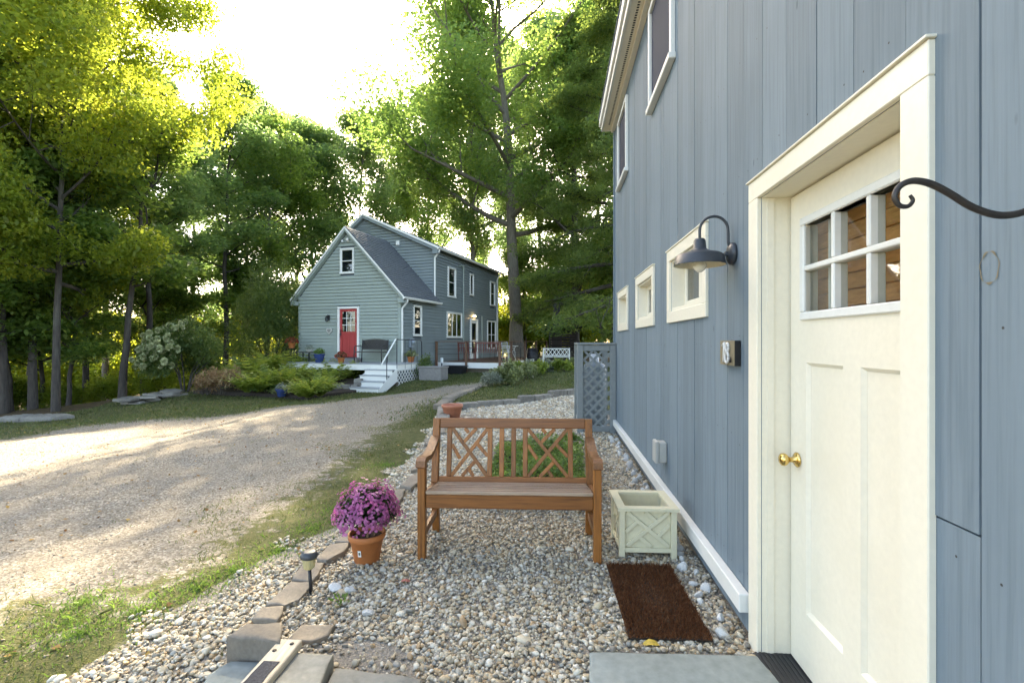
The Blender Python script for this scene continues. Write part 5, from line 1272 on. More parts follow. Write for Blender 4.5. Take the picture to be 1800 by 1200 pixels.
rail = empty('step_handrail', T(0, 0, 0), HA, 'black metal handrail with a white sloping grip beside the porch steps', 'railing')
xr = PR - .07
m = MB(); m.bar((xr, PF + .02, DZ + .92), (xr, PF - 3.1 * TREAD, DZ + .05 - .02), .05, .04, .01); m.build('sloping_grip', 'resin_white', rail)
m = MB(); m.tube([(xr, PF + .02, DZ + .90), (xr, PF + .9, DZ + .90), (xr, .15, DZ + .88), (xr, .24, DZ + .80), (xr, .25, DZ + .0)], .018, 8); m.build('top_rail', 'black_metal', rail)
for y_, zb, zt in ((PF + .02, DZ - .2, DZ + .90), (PF - 2.2 * TREAD, DZ - 5 * RISE, DZ + .28)):
    m = MB(); m.tube([(xr + .04, y_, zb), (xr + .04, y_, zt)], .016, 8); m.build('post', 'black_metal', rail)
for y_ in (-1.1, -.65, -.2):
    m = MB(); m.tube([(xr + .04, y_, DZ - .2), (xr + .04, y_, DZ + .88)], .010, 6); m.build('baluster', 'black_metal', rail)

# porch furniture
pbch = empty('porch_bench', T(-.85, -.62, DZ), HA, 'dark metal porch bench with woven arched back beside the red door', 'bench')
m = MB()
arch = [(-.58 + 1.16 * t, .10, .46 + .42 + .05 * math.sin(math.pi * t)) for t in np.linspace(0, 1, 9)]
nb = len(arch); vs = [(x, y + .05, z) for x, y, z in arch] + [(x, y, .50) for x, y, z in arch]; vs += [(x, y + .02, z) for x, y, z in vs]
fs = [(k, k + 1, nb + k + 1, nb + k)[::-1] for k in range(nb - 1)] + [(2 * nb + k, 2 * nb + k + 1, 3 * nb + k + 1, 3 * nb + k) for k in range(nb - 1)]
m.add(vs, fs); m.build('woven_back', 'wicker', pbch)
m = MB()
for k in range(14):
    t = (k + .5) / 14
    for sg in (-1, 1): m.bar((-.56 + 1.12 * t, .095, .56), (-.56 + 1.12 * min(1, max(0, t + sg * .22)), .135, .90 - .02), .018, .012, 0, up=(0, 1, 0))
m.build('weave', 'black_metal', pbch)
m = MB(); m.cbox(-.60, .60, -.36, .12, .40, .44, .01); m.build('seat', 'wicker', pbch)
for x in (-.62, .62):
    m = MB(); m.tube([(x, -.36, 0), (x, -.38, .3), (x, -.36, .60), (x, -.30, .64), (x, .0, .645), (x, .12, .62)], .02, 8); m.build('arm', 'black_metal', pbch)
    m = MB(); m.tube([(x * .95, .06, 0), (x * .95, .09, .45), (x * .95, .14, .90)], .02, 8); m.build('leg', 'black_metal', pbch)
tb = empty('porch_table', T(-4.05, -.70, DZ), HA, 'small dark side table on the porch left of the red door', 'table')
m = MB(); m.cbox(-.35, .35, -.22, .22, .36, .40, .008); m.build('top', 'wicker', tb)
for sx in (-1, 1):
    for sy in (-1, 1): m = MB(); m.cbox(sx * .31 - .02, sx * .31 + .02, sy * .18 - .02, sy * .18 + .02, 0, .36, .004); m.build('leg', 'black_metal', tb)
def pot_plant(x, y, label, potmat, r0, r1, h, leafmat, n, ls, spread, flower=None, z=None, name='potted_plant'):
    t = empty(name, T(x, y, DZ if z is None else z), 0, label, 'potted plant'); pot(t, r0, r1, h, potmat)
    d = unit(rgw.normal(size=(n, 3))); d[:, 2] = np.abs(d[:, 2]) + .1; C = d * spread * rgw.random((n, 1)) ** .5 + np.array([0, 0, h]); V, Fc = leaves(C, ls * rgw.uniform(.6, 1.3, n), rgw, .3, .5); obj('foliage', np_mesh('foliage', V, Fc, leafmat, rgw.random(n)), t)
    if flower: 
        n2 = n; d = unit(rgw.normal(size=(n2, 3))); d[:, 2] = np.abs(d[:, 2]) * .9 - .1; C = d * spread * 1.05 * rgw.uniform(.85, 1.05, (n2, 1)) + np.array([0, 0, h + .03]); V, Fc = leaves(C, ls * .9, rgw, .3, .9, dirs=rgw.normal(size=(n2, 3))); obj('blooms', np_mesh('blooms', V, Fc, flower, rgw.random(n2)), t)
    return t
pot_plant(-2.75, -1.45, 'glazed blue pot of trailing green leaves on the porch edge', 'blue_glaze', .14, .22, .34, 'herb_green', 260, .08, .22)
pot_plant(-1.75, -1.42, 'rust red flowers in a brown pot on the porch before the red door', 'terracotta', .10, .14, .20, 'mum_leaf', 220, .06, .24, 'bloom_rust')
pot_plant(-4.55, -.95, 'rust red mums in a pot held high beside the porch table', 'terracotta', .10, .15, .22, 'mum_leaf', 240, .06, .25, 'bloom_rust', z=DZ + .55)
sp = empty('plant_stand', T(-4.55, -.95, DZ), 0, 'slim dark plant stand carrying the rust red mums', 'stand')
m = MB(); m.lathe([(0, .53), (.17, .53), (.17, .548), (0, .549)], 18); m.build('top', 'black_metal', sp)
for k in range(3): a = k * 2.09; m = MB(); m.tube([(.16 * math.cos(a), .16 * math.sin(a), 0), (.05 * math.cos(a), .05 * math.sin(a), .3), (.14 * math.cos(a), .14 * math.sin(a), .53)], .011, 6); m.build('leg', 'black_metal', sp)
pot_plant(.45, .05, 'spiky striped plant in a small brown pot under the electric meter', 'terracotta', .11, .15, .22, 'hosta', 140, .16, .26)
pot_plant(-3.85, -.72, 'pale leafy plant in a low dish on the porch table', 'fitting_grey', .10, .13, .10, 'silver_leaf', 160, .06, .18, z=DZ + .401)

# ------------------------------------------------------------------ side deck
SZ = .50
deck = empty('side_deck', T(0, 0, 0), HA, 'raised brown side deck with white fascia and dark board railing', 'deck')
DY0, DY1, DX1 = 3.05, 11.2, 3.17
y_ = DY0
while y_ < DY1: m = MB(); m.cbox(.03, DX1, y_, y_ + .135, SZ - .03, SZ, .003); m.build('floor_board', 'deck_brown', deck); y_ += .14
m = MB(); m.cbox(.05, DX1 - .0005, DY0 - .03, DY0 - .003, SZ - .26, SZ - .0005, .003); m.cbox(DX1 + .001, DX1 + .028, DY0 - .03, DY1, SZ - .26, SZ - .0005, .003); m.build('fascia', 'trim_white', deck)
m = MB(); m.cbox(.3, DX1 - .2, DY0 + .3, DY0 + .38, SZ - .55, SZ - .262, .003); m.build('joist', 'timber_grey', deck)
for (x, y) in ((.10, DY0 - .08), (1.58, DY0 - .08), (DX1 + .02, DY0 - .08), (DX1 + .07, DY0 + 1.4), (DX1 + .07, DY0 + 3.6), (DX1 + .07, DY0 + 5.8), (DX1 + .07, DY1)):
    m = MB(); m.cbox(x - .045, x + .045, y - .045, y + .045, SZ - .45 if y < DY0 + 1 else SZ - .5, SZ + .93, .004); m.build('post', 'deck_brown', deck)
m = MB(); m.cbox(.04, DX1 + .13, DY0 - .15, DY0 - .01, SZ + .931, SZ + .965, .004); m.cbox(DX1 + .0, DX1 + .14, DY0 - .0095, DY1 + .05, SZ + .931, SZ + .965, .004); m.build('hand_rail', 'deck_brown', deck)
m = MB()
for z_ in (.16, .38, .60, .80):
    m = MB(); m.tube([(.1, DY0 - .08, SZ + z_), (DX1 + .02, DY0 - .08, SZ + z_)], .006, 5); m.build('cable', 'black_metal', deck)
    m = MB(); m.tube([(DX1 + .07, DY0, SZ + z_), (DX1 + .07, DY1, SZ + z_)], .006, 5); m.build('cable', 'black_metal', deck)
def slat_chair(x, y, rz, label, mat, w=.55, group=None):
    t = empty('deck_chair', T(x, y, SZ), HA + rz, label, 'chair', group)
    for sx in (-1, 1):
        m = MB(); m.cbox(sx * w / 2 - .022, sx * w / 2 + .022, -.25, -.21, 0, .62, .004); m.build('leg', mat, t)
        m = MB(); m.bar((sx * w / 2, .22, 0), (sx * w / 2, .30, .92), .044, .04, .004, up=(0, 1, 0)); m.build('leg', mat, t)
        m = MB(); m.cbox(sx * w / 2 - .03, sx * w / 2 + .03, -.27, .27, .621, .65, .004); m.build('arm', mat, t)
    for k in range(6): m = MB(); m.cbox(-w / 2 + .023, w / 2 - .023, -.23 + k * .08, -.17 + k * .08, .40, .42, .003); m.build('seat_slat', mat, t)
    n = max(5, int(w / .11))
    for k in range(n): u = -w / 2 + .05 + (w - .1) * k / (n - 1); m = MB(); m.bar((u, .245, .46), (u, .285, .84), .05, .015, .002, up=(0, 1, 0)); m.build('back_slat', mat, t)
    m = MB(); m.bar((-w / 2 + .023, .29, .87), (w / 2 - .023, .29, .87), .03, .07, .004); m.build('top_rail', mat, t); return t
slat_chair(1.75, 5.3, R(200), 'reddish wooden slat bench on the side deck below the door', 'chair_red', 1.25)
slat_chair(.75, 4.9, R(170), 'reddish wooden slat chair beside the wall on the side deck', 'chair_red', .6)
t = empty('deck_table', T(2.35, 6.6, SZ), HA, 'pale round patio table with thin white legs on the side deck', 'table')
m = MB(); m.lathe([(0, .70), (.52, .70), (.53, .715), (.52, .73), (0, .73)], 30); m.build('top', 'resin_white', t)
for k in range(4): a = k * math.pi / 2 + .5; m = MB(); m.tube([(.42 * math.cos(a), .42 * math.sin(a), 0), (.22 * math.cos(a), .22 * math.sin(a), .4), (.40 * math.cos(a), .40 * math.sin(a), .70)], .016, 6); m.build('leg', 'resin_white', t)
def wire_chair(x, y, rz, label, mat):
    t = empty('patio_chair', T(x, y, SZ), HA + rz, label, 'chair')
    for sx in (-1, 1):
        m = MB(); m.tube([(sx * .24, -.24, 0), (sx * .25, -.22, .42), (sx * .26, -.16, .62), (sx * .26, .12, .64), (sx * .24, .20, .60)], .013, 6); m.build('arm', mat, t)
        m = MB(); m.tube([(sx * .22, .22, 0), (sx * .23, .18, .42), (sx * .22, .26, .90)], .013, 6); m.build('leg', mat, t)
    m = MB(); m.lathe([(0, .42), (.24, .42), (.25, .435), (0, .445)], 18); m.build('seat', mat, t)
    m = MB(); m.tube([(-.22, .26, .90), (-.1, .27, .95), (.1, .27, .95), (.22, .26, .90)], .013, 6)
    for k in range(7): u = -.18 + .06 * k; m.tube([(u, .19, .44), (u, .265, .92)], .006, 5)
    m.build('back', mat, t)
wire_chair(2.7, 5.6, R(150), 'white wire patio chair drawn up to the round deck table', 'resin_white')
wire_chair(2.3, 8.2, R(10), 'black wire patio chair behind the round deck table', 'black_metal')
wire_chair(1.2, 7.9, R(-40), 'black wire patio chair near the side door', 'black_metal')
# boxes on the grass between porch and deck
Xb, Yb, zb = on_ground(762, 668)
gb = empty('deck_box', (Xb, Yb, zb - .02), HA, 'weathered grey resin storage box on the grass beside the deck', 'box')
m = MB(); m.cbox(-.46, .46, -.30, .30, .02, .50, .012); m.build('body', 'box_grey', gb)
m = MB(); m.cbox(-.50, .50, -.34, .34, .501, .56, .02); m.build('lid', 'box_grey', gb)
for k in range(9): u = -.42 + k * .105; m = MB(); m.cbox(u - .04, u + .04, -.315, -.3005, .04, .48, .006); m.build('panel', 'box_grey', gb)
for k in range(6): u = -.25 + k * .1; m = MB(); m.cbox(.4605, .475, u - .04, u + .04, .04, .48, .006); m.build('panel', 'box_grey', gb)
Xb, Yb, zb = on_ground(801, 660)
tubo = empty('black_tub', (Xb, Yb, zb - .01), HA, 'black plastic tub on the grass under the deck edge', 'tub')
m = MB(); m.add([(x * .40, y * .22, .0) for x, y in ((-1, -1), (1, -1), (1, 1), (-1, 1))] + [(x * .46, y * .27, .36) for x, y in ((-1, -1), (1, -1), (1, 1), (-1, 1))] + [(x * .42, y * .23, .36) for x, y in ((-1, -1), (1, -1), (1, 1), (-1, 1))] + [(x * .38, y * .2, .05) for x, y in ((-1, -1), (1, -1), (1, 1), (-1, 1))],
    [(3, 2, 1, 0)] + [(a * 4 + k, a * 4 + (k + 1) % 4, a * 4 + 4 + (k + 1) % 4, a * 4 + 4 + k) for a in range(3) for k in range(4)] + [(12, 13, 14, 15)]); m.build('body', 'tub_black', tubo)
m = MB()
for (x0, x1, y0, y1) in ((-.49, .49, -.30, -.27), (-.49, .49, .27, .30), (-.49, -.46, -.2695, .2695), (.46, .49, -.2695, .2695)): m.cbox(x0, x1, y0, y1, .33, .37, .006)
m.build('rim', 'tub_black', tubo)
Xb, Yb, zb = Vector(hw(.55, 2.6, 0)); wsp = empty('vent_pipe', (Xb, Yb, tz(Xb, Yb)), 0, 'white capped vent pipe beside the deck corner post', 'pipe')
m = MB(); m.tube([(0, 0, 0), (0, 0, .55)], .03, 10); m.build('pipe', 'black_metal', wsp); m = MB(); m.lathe([(.07, .50), (.07, .70), (.05, .73), (0, .73)], 16); m.build('cap', 'resin_white', wsp)

# ------------------------------------------------------------------ wood shelter and white garden bench at the back
X, Y, z = on_ground(985, 634); Y = 27; X = (990 - 900) / F * Y; z = tz(X, Y)
shd = empty('wood_shelter', (X, Y, z), R(-4), 'dark timber lean-to shelter with gappy plank back at the wood edge', 'shelter')
for sx in (-.75, .75):
    for sy in (-.5, .5): m = MB(); m.cbox(sx - .05, sx + .05, sy - .05, sy + .05, -.2, 1.75 + (.12 if sy < 0 else 0), .005); m.build('post', 'dark_timber', shd)
m = MB(); m.add([(-1.0, -.8, 1.92), (1.0, -.8, 1.92), (1.0, .75, 1.74), (-1.0, .75, 1.74), (-1.0, -.8, 1.98), (1.0, -.8, 1.98), (1.0, .75, 1.80), (-1.0, .75, 1.80)], [(3, 2, 1, 0), (4, 5, 6, 7), (0, 1, 5, 4), (1, 2, 6, 5), (2, 3, 7, 6), (3, 0, 4, 7)]); m.build('roof', 'dark_timber', shd)
for k in range(11):
    z_ = .12 + k * .15; m = MB(); m.cbox(-.80, .80, .551, .575, z_, z_ + .115, .003); m.build('back_board', 'dark_timber', shd)
rgs = np.random.default_rng(3)
lg = MB(); lg.lathe([(0, -.25), (.075, -.25), (.08, 0), (.075, .25), (0, .25)], 9, mat=Matrix.Rotation(math.pi / 2, 4, 'X')); lgm = lg.mesh('log', 'bark_dark')
for r_ in range(4):
    for k in range(8 - (r_ % 2)):
        o_ = obj('firewood', lgm, None, (0, 0, 0)); p = Matrix.Translation((X, Y, z)) @ Matrix.Rotation(R(-4), 4, 'Z') @ Vector((-.58 + .165 * k + .08 * (r_ % 2), .15 + rgs.normal(0, .03), .11 + r_ * .142)); o_.location = p; o_.rotation_euler = (0, rgs.uniform(0, 6), R(-4)); tag(o_, 'split log stacked inside the dark wood shelter', 'log', 'firewood stacked in the shelter')
chm = MB(); X2, Y2 = (978 - 900) / F * 28.6, 28.6; z2 = tz(X2, Y2)
ch = empty('stove_pipe', (X2, Y2, z2), 0, 'black chimney stack rising behind the dark wood shelter', 'chimney')
m = MB(); m.cbox(-.30, .30, -.25, .25, 0, 1.9, .01); m.build('fire_box', 'black_metal', ch); m = MB(); m.cbox(-.2, .2, -.2, .2, 1.901, 3.3, .01); m.build('stack', 'black_metal', ch); m = MB(); m.cbox(-.25, .25, -.25, .25, 3.301, 3.36, .01); m.build('cap', 'black_metal', ch)
X, Y = (978 - 900) / F * 23.2, 23.2; z = tz(X, Y)
wb = empty('white_bench', (X, Y, z), R(-6), 'white garden bench with crossed lattice back before the wood shelter', 'bench')
for sx in (-.62, .62):
    m = MB(); m.cbox(sx - .03, sx + .03, -.25, -.19, 0, .62, .004); m.build('leg', 'resin_white', wb)
    m = MB(); m.cbox(sx - .03, sx + .03, .20, .26, 0, .86, .004); m.build('leg', 'resin_white', wb)
    m = MB(); m.cbox(sx - .035, sx + .035, -.28, .199, .621, .65, .004); m.build('arm', 'resin_white', wb)
for k in range(5): m = MB(); m.cbox(-.585, .585, -.24 + k * .09, -.17 + k * .09, .42, .445, .003); m.build('seat_slat', 'resin_white', wb)
for z_ in (.47, .80): m = MB(); m.cbox(-.588, .588, .21, .25, z_, z_ + .05, .004); m.build('back_rail', 'resin_white', wb)
for k in range(6):
    a = -.58 + k * .195
    for sg in (0, 1): m = MB(); m.bar((a + .195 * sg, .226 + .008 * sg, .52), (a + .195 * (1 - sg), .226 + .008 * sg, .80), .03, .007, 0, up=(0, 1, 0)); m.build('lath', 'resin_white', wb)
X, Y = (936 - 900) / F * 27, 27; z = tz(X, Y)
bn = empty('compost_bin', (X, Y, z), 0, 'squat black compost bin at the edge of the wood', 'bin')
m = MB(); m.lathe([(0, 0), (.38, 0), (.36, .3), (.31, .72), (.28, .76), (0, .76)], 22); m.build('body', 'tub_black', bn); m = MB(); m.lathe([(.30, .755), (.31, .79), (.12, .86), (0, .87)], 22); m.build('lid', 'tub_black', bn)

# ------------------------------------------------------------------ trees
class Tree:
    """skeleton of trunk, limbs and twigs; leaves hang in clusters round the twigs"""
    def __init__(s, seed, H, r0, base, crown_r, limbs, twigs=5, lean=(0, 0), shape='oval', wob=.25, up0=.35):
        rg = s.rg = np.random.default_rng(seed); s.mb = MB(); s.cl = []
        n = 10; pts = []
        for i in range(n + 1):
            t = i / n; pts.append(np.array([lean[0] * t ** 1.5 + rg.normal(0, wob) * t * .6, lean[1] * t ** 1.5 + rg.normal(0, wob) * t * .6, H * .93 * t]))
        pts[0] = np.zeros(3); rad = [r0 * (1 - .93 * (i / n) ** .9) + .012 for i in range(n + 1)]
        base_p = [np.array([0, 0, -.5])] + pts; base_r = [r0 * 1.5] + [r0 * 1.22] + rad[1:]
        s.mb.tube(base_p, base_r, 9)
        def along(t):
            q_ = t * n; i = min(n - 1, int(q_)); return pts[i] + (pts[i + 1] - pts[i]) * (q_ - i), rad[i] + (rad[i + 1] - rad[i]) * (q_ - i)
        for k in range(limbs):
            u = (k + rg.uniform(.1, .9)) / limbs; h = base / H + (1 - base / H) * u * .98
            p, r = along(min(.985, h)); az = k * 2.39996 + rg.uniform(-.5, .5)
            if shape == 'oval': prof = math.sin(math.pi * min(1, .16 + .80 * u)) ** .7
            elif shape == 'cone': prof = (1 - u) ** .75 * .95 + .06
            elif shape == 'vase': prof = .45 + .75 * math.sin(math.pi * min(1, .1 + .75 * u))
            else: prof = 1 - .5 * u
            L = crown_r * prof * rg.uniform(.75, 1.12); el = up0 + u * .75 + rg.uniform(-.12, .12)
            if shape == 'cone': el = -.12 + .45 * u
            d = np.array([math.cos(az) * math.cos(el), math.sin(az) * math.cos(el), math.sin(el)])
            lp = [p]; m = 5
            for j in range(1, m + 1):
                bend = np.array([0, 0, .10 if shape != 'cone' else -.07]) * j / m
                d = unit(d + bend + rg.normal(0, .13, 3)); lp.append(lp[-1] + d * L / m)
            lr = [max(.012, min(r * .62, .035 * L) * (1 - .85 * j / m)) for j in range(m + 1)]; s.mb.tube(lp, lr, 6, False)
            for j in range(twigs):
                t = .28 + .72 * (j + rg.random()) / twigs; i = min(m - 1, int(t * m)); q_ = lp[i] + (lp[i + 1] - lp[i]) * (t * m - i)
                dd = unit(d + rg.normal(0, .75, 3) * np.array([1, 1, .6])); l2 = L * rg.uniform(.18, .42) * (1.1 - .4 * t); e = q_ + dd * l2
                s.mb.tube([q_, q_ + dd * l2 * .5 + rg.normal(0, .05 * l2, 3), e], [lr[i] * .5, lr[i] * .35, .008], 4, False)
                s.cl += [(e, .8), (q_ + dd * l2 * .5, .6)]
            s.cl.append((lp[-1], 1.0)); 
        s.cl.append((pts[-1], 1.0))
    def crown(s, n, size, sig, mat, flat=.6, up=.5, aspect=.62, droop=0.0, skip=0.0, name='crown'):
        rg = s.rg; C = np.array([c for c, w in s.cl]); w = np.array([w for c, w in s.cl]) * rg.uniform(.4, 1.5, len(C))
        if skip: w *= rg.random(len(C)) > skip
        k = rg.choice(len(C), n, p=w / w.sum()); ct = rg.normal(.45, .20, len(C))
        off = rg.normal(0, 1, (n, 3)); off = off / np.maximum(1, np.linalg.norm(off, axis=1, keepdims=True) / 1.7)
        P = C[k] + off * sig * np.array([1, 1, flat])
        V, Fc = leaves(P, size * rg.uniform(.6, 1.35, n), rg, up, aspect, droop)
        return np_mesh(name, V, Fc, mat, np.clip(ct[k] + rg.normal(0, .16, n), 0, 1))
    def wood(s, mat='bark', name='trunk'): return s.mb.mesh(name, mat)
def plant_tree(name, wood, crown, loc, rz, sc, label, group=None, cat='tree'):
    t = empty(name, loc, rz, label, cat, group); t.scale = (sc[0], sc[0], sc[1]) if isinstance(sc, tuple) else (sc, sc, sc)
    obj('trunk', wood, t); obj('crown', crown, t); return t
def at_tree(px, Y, drop=.05): X = (px - 900) / F * Y; return (X, Y, tz(X, Y) - drop)

# prototypes (shared mesh data)
tA = Tree(101, 20, .22, 6.0, 5.0, 22, 6); A = (tA.wood(), tA.crown(36000, .21, .62, 'leaf_green', skip=.35))
tA2 = Tree(102, 20, .21, 5.0, 4.6, 20, 6, (1.2, .3)); A2 = (tA2.wood(), tA2.crown(34000, .21, .62, 'leaf_far', skip=.35))
tB = Tree(103, 22, .14, 8.0, 3.4, 20, 5, (.5, 0)); Bt = (tB.wood('bark_dark'), tB.crown(20000, .20, .55, 'leaf_far', skip=.3))
tM = Tree(104, 17, .17, 4.2, 6.2, 30, 8, (.5, -.4), 'vase', up0=.1); Mt = (tM.wood('bark_dark'), tM.crown(105000, .16, .60, 'leaf_maple', .5, .8, .8))
tO = Tree(105, 31, .47, 8.5, 9.5, 30, 8, (-2.4, -.6), 'vase', .35, .25); Ot = (tO.wood(), tO.crown(160000, .22, 1.0, 'leaf_oak', .6, .5, .62))
tH = Tree(106, 23, .30, 3.0, 4.6, 46, 6, shape='cone'); Ht = (tH.wood('bark_dark'), tH.crown(80000, .17, .50, 'needle_green', .35, 1.0, .34, .35))
tU = Tree(107, 6.5, .075, 1.6, 2.3, 16, 5, (.5, .2)); Ut = (tU.wood('bark_dark'), tU.crown(15000, .16, .40, 'leaf_green', .45, 1.0, .62))
tG = Tree(108, 5.0, .06, .8, 2.1, 14, 5, (.3, .3)); Gt = (tG.wood('bark_dark'), tG.crown(11000, .17, .40, 'leaf_sunlit', .5, .6, .62))
tS = Tree(109, 11, .11, 4.0, 2.4, 14, 5, (1.0, .3)); St = (tS.wood('bark_dark'), tS.crown(14000, .17, .45, 'leaf_green', .5, .8, .62))

rgt = np.random.default_rng(77)
# key trees one can point at
plant_tree('maple_tree', *Mt, at_tree(98, 15.2), 2.0, (.62, .98), 'broad maple with sunlit yellow-green leaves, thick trunk standing at the driveway edge')
plant_tree('maple_tree', *Mt, at_tree(-210, 13.5), 2.6, (.85, 1.15), 'tall maple leaning its bright crown over the driveway from the wood edge')
plant_tree('maple_tree', *Mt, at_tree(-20, 19.0), 4.4, (.8, .95), 'leafy maple set back in the wood behind the thick-trunked one')
plant_tree('oak_tree', *Ot, at_tree(908, 33.0), 0.35, 1.0, 'huge spreading oak with pale bark rising behind the far end of the house')
plant_tree('hemlock_tree', *Ht, at_tree(1010, 30.0), .3, 1.0, 'dark feathery hemlock beside the oak behind the wood shelter')
plant_tree('hemlock_tree', *Ht, at_tree(1085, 24.0), 1.9, (1.0, .95), 'dark hemlock with drooping sprays next to the barn corner')
plant_tree('hemlock_tree', *Ht, at_tree(1180, 20.0), 3.9, (1.05, 1.0), 'dark hemlock half hidden behind the blue barn')
plant_tree('forest_tree', *St, at_tree(215, 17.5), .4, (1.1, 1.0), 'slim dark tree with crooked stem behind the flat stone pile')
plant_tree('forest_tree', *Bt, at_tree(395, 27.0), 1.0, (1.05, .86), 'straight slender tree standing behind the white flowering hydrangea')
plant_tree('forest_tree', *A2, at_tree(563, 34.0), 3.4, (1.0, .92), 'leafy tree with leaning trunk behind the left eave of the house')
plant_tree('forest_tree', *A, at_tree(470, 31.0), 2.0, (.9, .88), 'leafy tree with dark trunk behind the big dark shrub by the house')
plant_tree('forest_tree', *A, at_tree(745, 45.0), 5.0, (1.1, 1.05), 'tall leafy tree behind the main roof ridge of the house')
# the wood round the clearing
WOODS = 'trees of the wood around the clearing'
def near_drive_tree(px, Y, pr, rz, sc, label): plant_tree('forest_tree', *pr, at_tree(px, Y), rz, sc, label, WOODS)
L1 = 'slender dark-stemmed tree in the wood edge left of the driveway'; L2 = 'tall leafy tree standing deep in the wood behind the house'; L3 = 'tall leafy tree deep in the wood left of the house'
for px, Y in ((9, 15.8), (58, 16.5), (150, 21), (262, 22), (-60, 18)):
    near_drive_tree(px, Y, Bt if (px + int(Y)) % 3 else St, rgt.uniform(0, 6), (rgt.uniform(.8, 1.05), rgt.uniform(.72, .86)) if (px + int(Y)) % 3 else (1.1, 1.25), L1)
def top_scale(px, Y, ytop): X = (px - 900) / F * Y; return (CAMH + (600 - ytop) / F * Y - tz(X, Y)) / 19.6
for px, Y, yt in ((185, 31, 170), (290, 31, 195), (345, 36, 185), (425, 34, 165), (520, 37, 185), (625, 38, 178)):
    near_drive_tree(px, Y, (A, A2)[int(px + Y) % 2], rgt.uniform(0, 6), (.92 + rgt.uniform(-.1, .1), top_scale(px, Y, yt)), L3)
for px, Y, yt in ((835, 36, -60), (690, 48, 185), (755, 52, 150), (845, 52, 90), (905, 56, 60), (945, 44, 0), (1055, 40, -30), (1115, 38, -30)):  # first tree added beside the oak to block sun on the near drive
    near_drive_tree(px, Y, (A, A2)[int(px + Y) % 2], rgt.uniform(0, 6), (1.05 + rgt.uniform(-.1, .12), top_scale(px, Y, yt)), L2)
# shaded saplings and sunlit undergrowth
SP = 'saplings under the trees'; SL = 'leafy dark green sapling under the trees left of the driveway'
for px, Y, s_ in ((20, 17, 1.0), (75, 18.5, 1.05), (120, 17.5, .95), (250, 25, 1.1), (310, 27, 1.1), (-40, 16, 1.1), (440, 29, 1.15), (50, 22, 1.3), (-100, 15, 1.2), (95, 25, 1.3)):
    plant_tree('sapling', *Ut, at_tree(px, Y), rgt.uniform(0, 6), s_, SL, SP, 'sapling')
SR = 'leafy dark green sapling at the wood edge behind the shelter'
for px, Y, s_ in ((925, 36, 1.2), (1010, 34, 1.2), (1060, 30, 1.1), (965, 40, 1.3), (1095, 27, 1.1)):
    plant_tree('sapling', *Ut, at_tree(px, Y), rgt.uniform(0, 6), s_, SR, SP, 'sapling')
YG = 'sunlit undergrowth in the wood'; YL = 'bright yellow-green bush glowing in the sun deep in the wood'
for k, (px, Y) in enumerate(((10, 36), (70, 38), (115, 41), (150, 37), (200, 42), (240, 38), (285, 41), (330, 43), (375, 41), (410, 45), (450, 42), (490, 46), (30, 48), (190, 50), (320, 52), (440, 54), (530, 47), (-60, 38), (130, 54), (250, 50), (390, 56), (80, 52),
        (930, 48), (975, 50), (1020, 46), (1060, 44), (1095, 48), (905, 52), (1040, 56), (955, 58), (1120, 54))):
    plant_tree('undergrowth_bush', *Gt, at_tree(px, Y), rgt.uniform(0, 6), rgt.uniform(1.0, 1.4) * (1 + max(0, Y - 38) * .025), YL, YG, 'bush')

# ------------------------------------------------------------------ shrubs and planting
def shrub_mesh(seed, rx, ry, rz_, n, size, mat, lumps=16, aspect=.55, hollow=.55):
    rg = np.random.default_rng(seed); c = unit(rg.normal(size=(lumps, 3))); c[:, 2] = np.abs(c[:, 2]) * 1.0 - .1
    c = c * rg.uniform(.45, .8, (lumps, 1)) * np.array([rx, ry, rz_]) + np.array([0, 0, rz_ * .45]); k = rg.integers(0, lumps, n)
    d = unit(rg.normal(size=(n, 3))); P = c[k] + d * (hollow + (1 - hollow) * rg.random((n, 1))) * np.array([rx, ry, rz_]) * .42; P[:, 2] = np.maximum(.05, P[:, 2])
    V, Fc = leaves(P, size * rg.uniform(.6, 1.3, n), rg, .6, aspect, dirs=d + rg.normal(0, .6, d.shape)); lt = rg.normal(.45, .15, lumps)
    return np_mesh('foliage', V, Fc, mat, np.clip(lt[k] + rg.normal(0, .18, n), 0, 1)), P
def stems_mesh(seed, n, r, h, rad=.025, mat='bark_dark'):
    rg = np.random.default_rng(seed); mb = MB()
    for k in range(n):
        a = rg.uniform(0, 6.28); e = rg.uniform(.3, .9)
        mb.tube([(.08 * math.cos(a), .08 * math.sin(a), -.05), (r * .35 * e * math.cos(a), r * .35 * e * math.sin(a), h * .4), (r * e * math.cos(a), r * e * math.sin(a), h * .85)], [rad, rad * .7, rad * .3], 6, False)
    return mb.mesh('stems', mat)
X, Y = (325 - 900) / F * 17.8, 17.8; z = tz(X, Y)
hy = empty('hydrangea', (X, Y, z), 0, 'large hydrangea bush covered in pale cream-green flower heads', 'shrub')
me, P_ = shrub_mesh(5, 1.55, 1.2, 1.55, 13000, .11, 'leaf_shade', 22); obj('foliage', me, hy, (0, 0, .45)); obj('stems', stems_mesh(6, 9, 1.3, 1.7, .03), hy)
rg = np.random.default_rng(9); n = 260; d = unit(rg.normal(size=(n, 3))); P0 = d * .5 * rg.uniform(.3, 1, (n, 1)) * np.array([1, 1, 1.35]); V, Fc = leaves(P0, .30, rg, .3, .9, dirs=d); V = V * .26
blm = np_mesh('bloom', V, Fc, 'bloom_pale', rg.random(n))
out = P_[np.argsort(-(P_ @ np.array([-.2, -.75, .55])) + rg.normal(0, .55, len(P_)))]; used = []
for p in out:
    if len(used) >= 80: break
    if all(np.linalg.norm(p - q) > .19 for q in used): used.append(p)
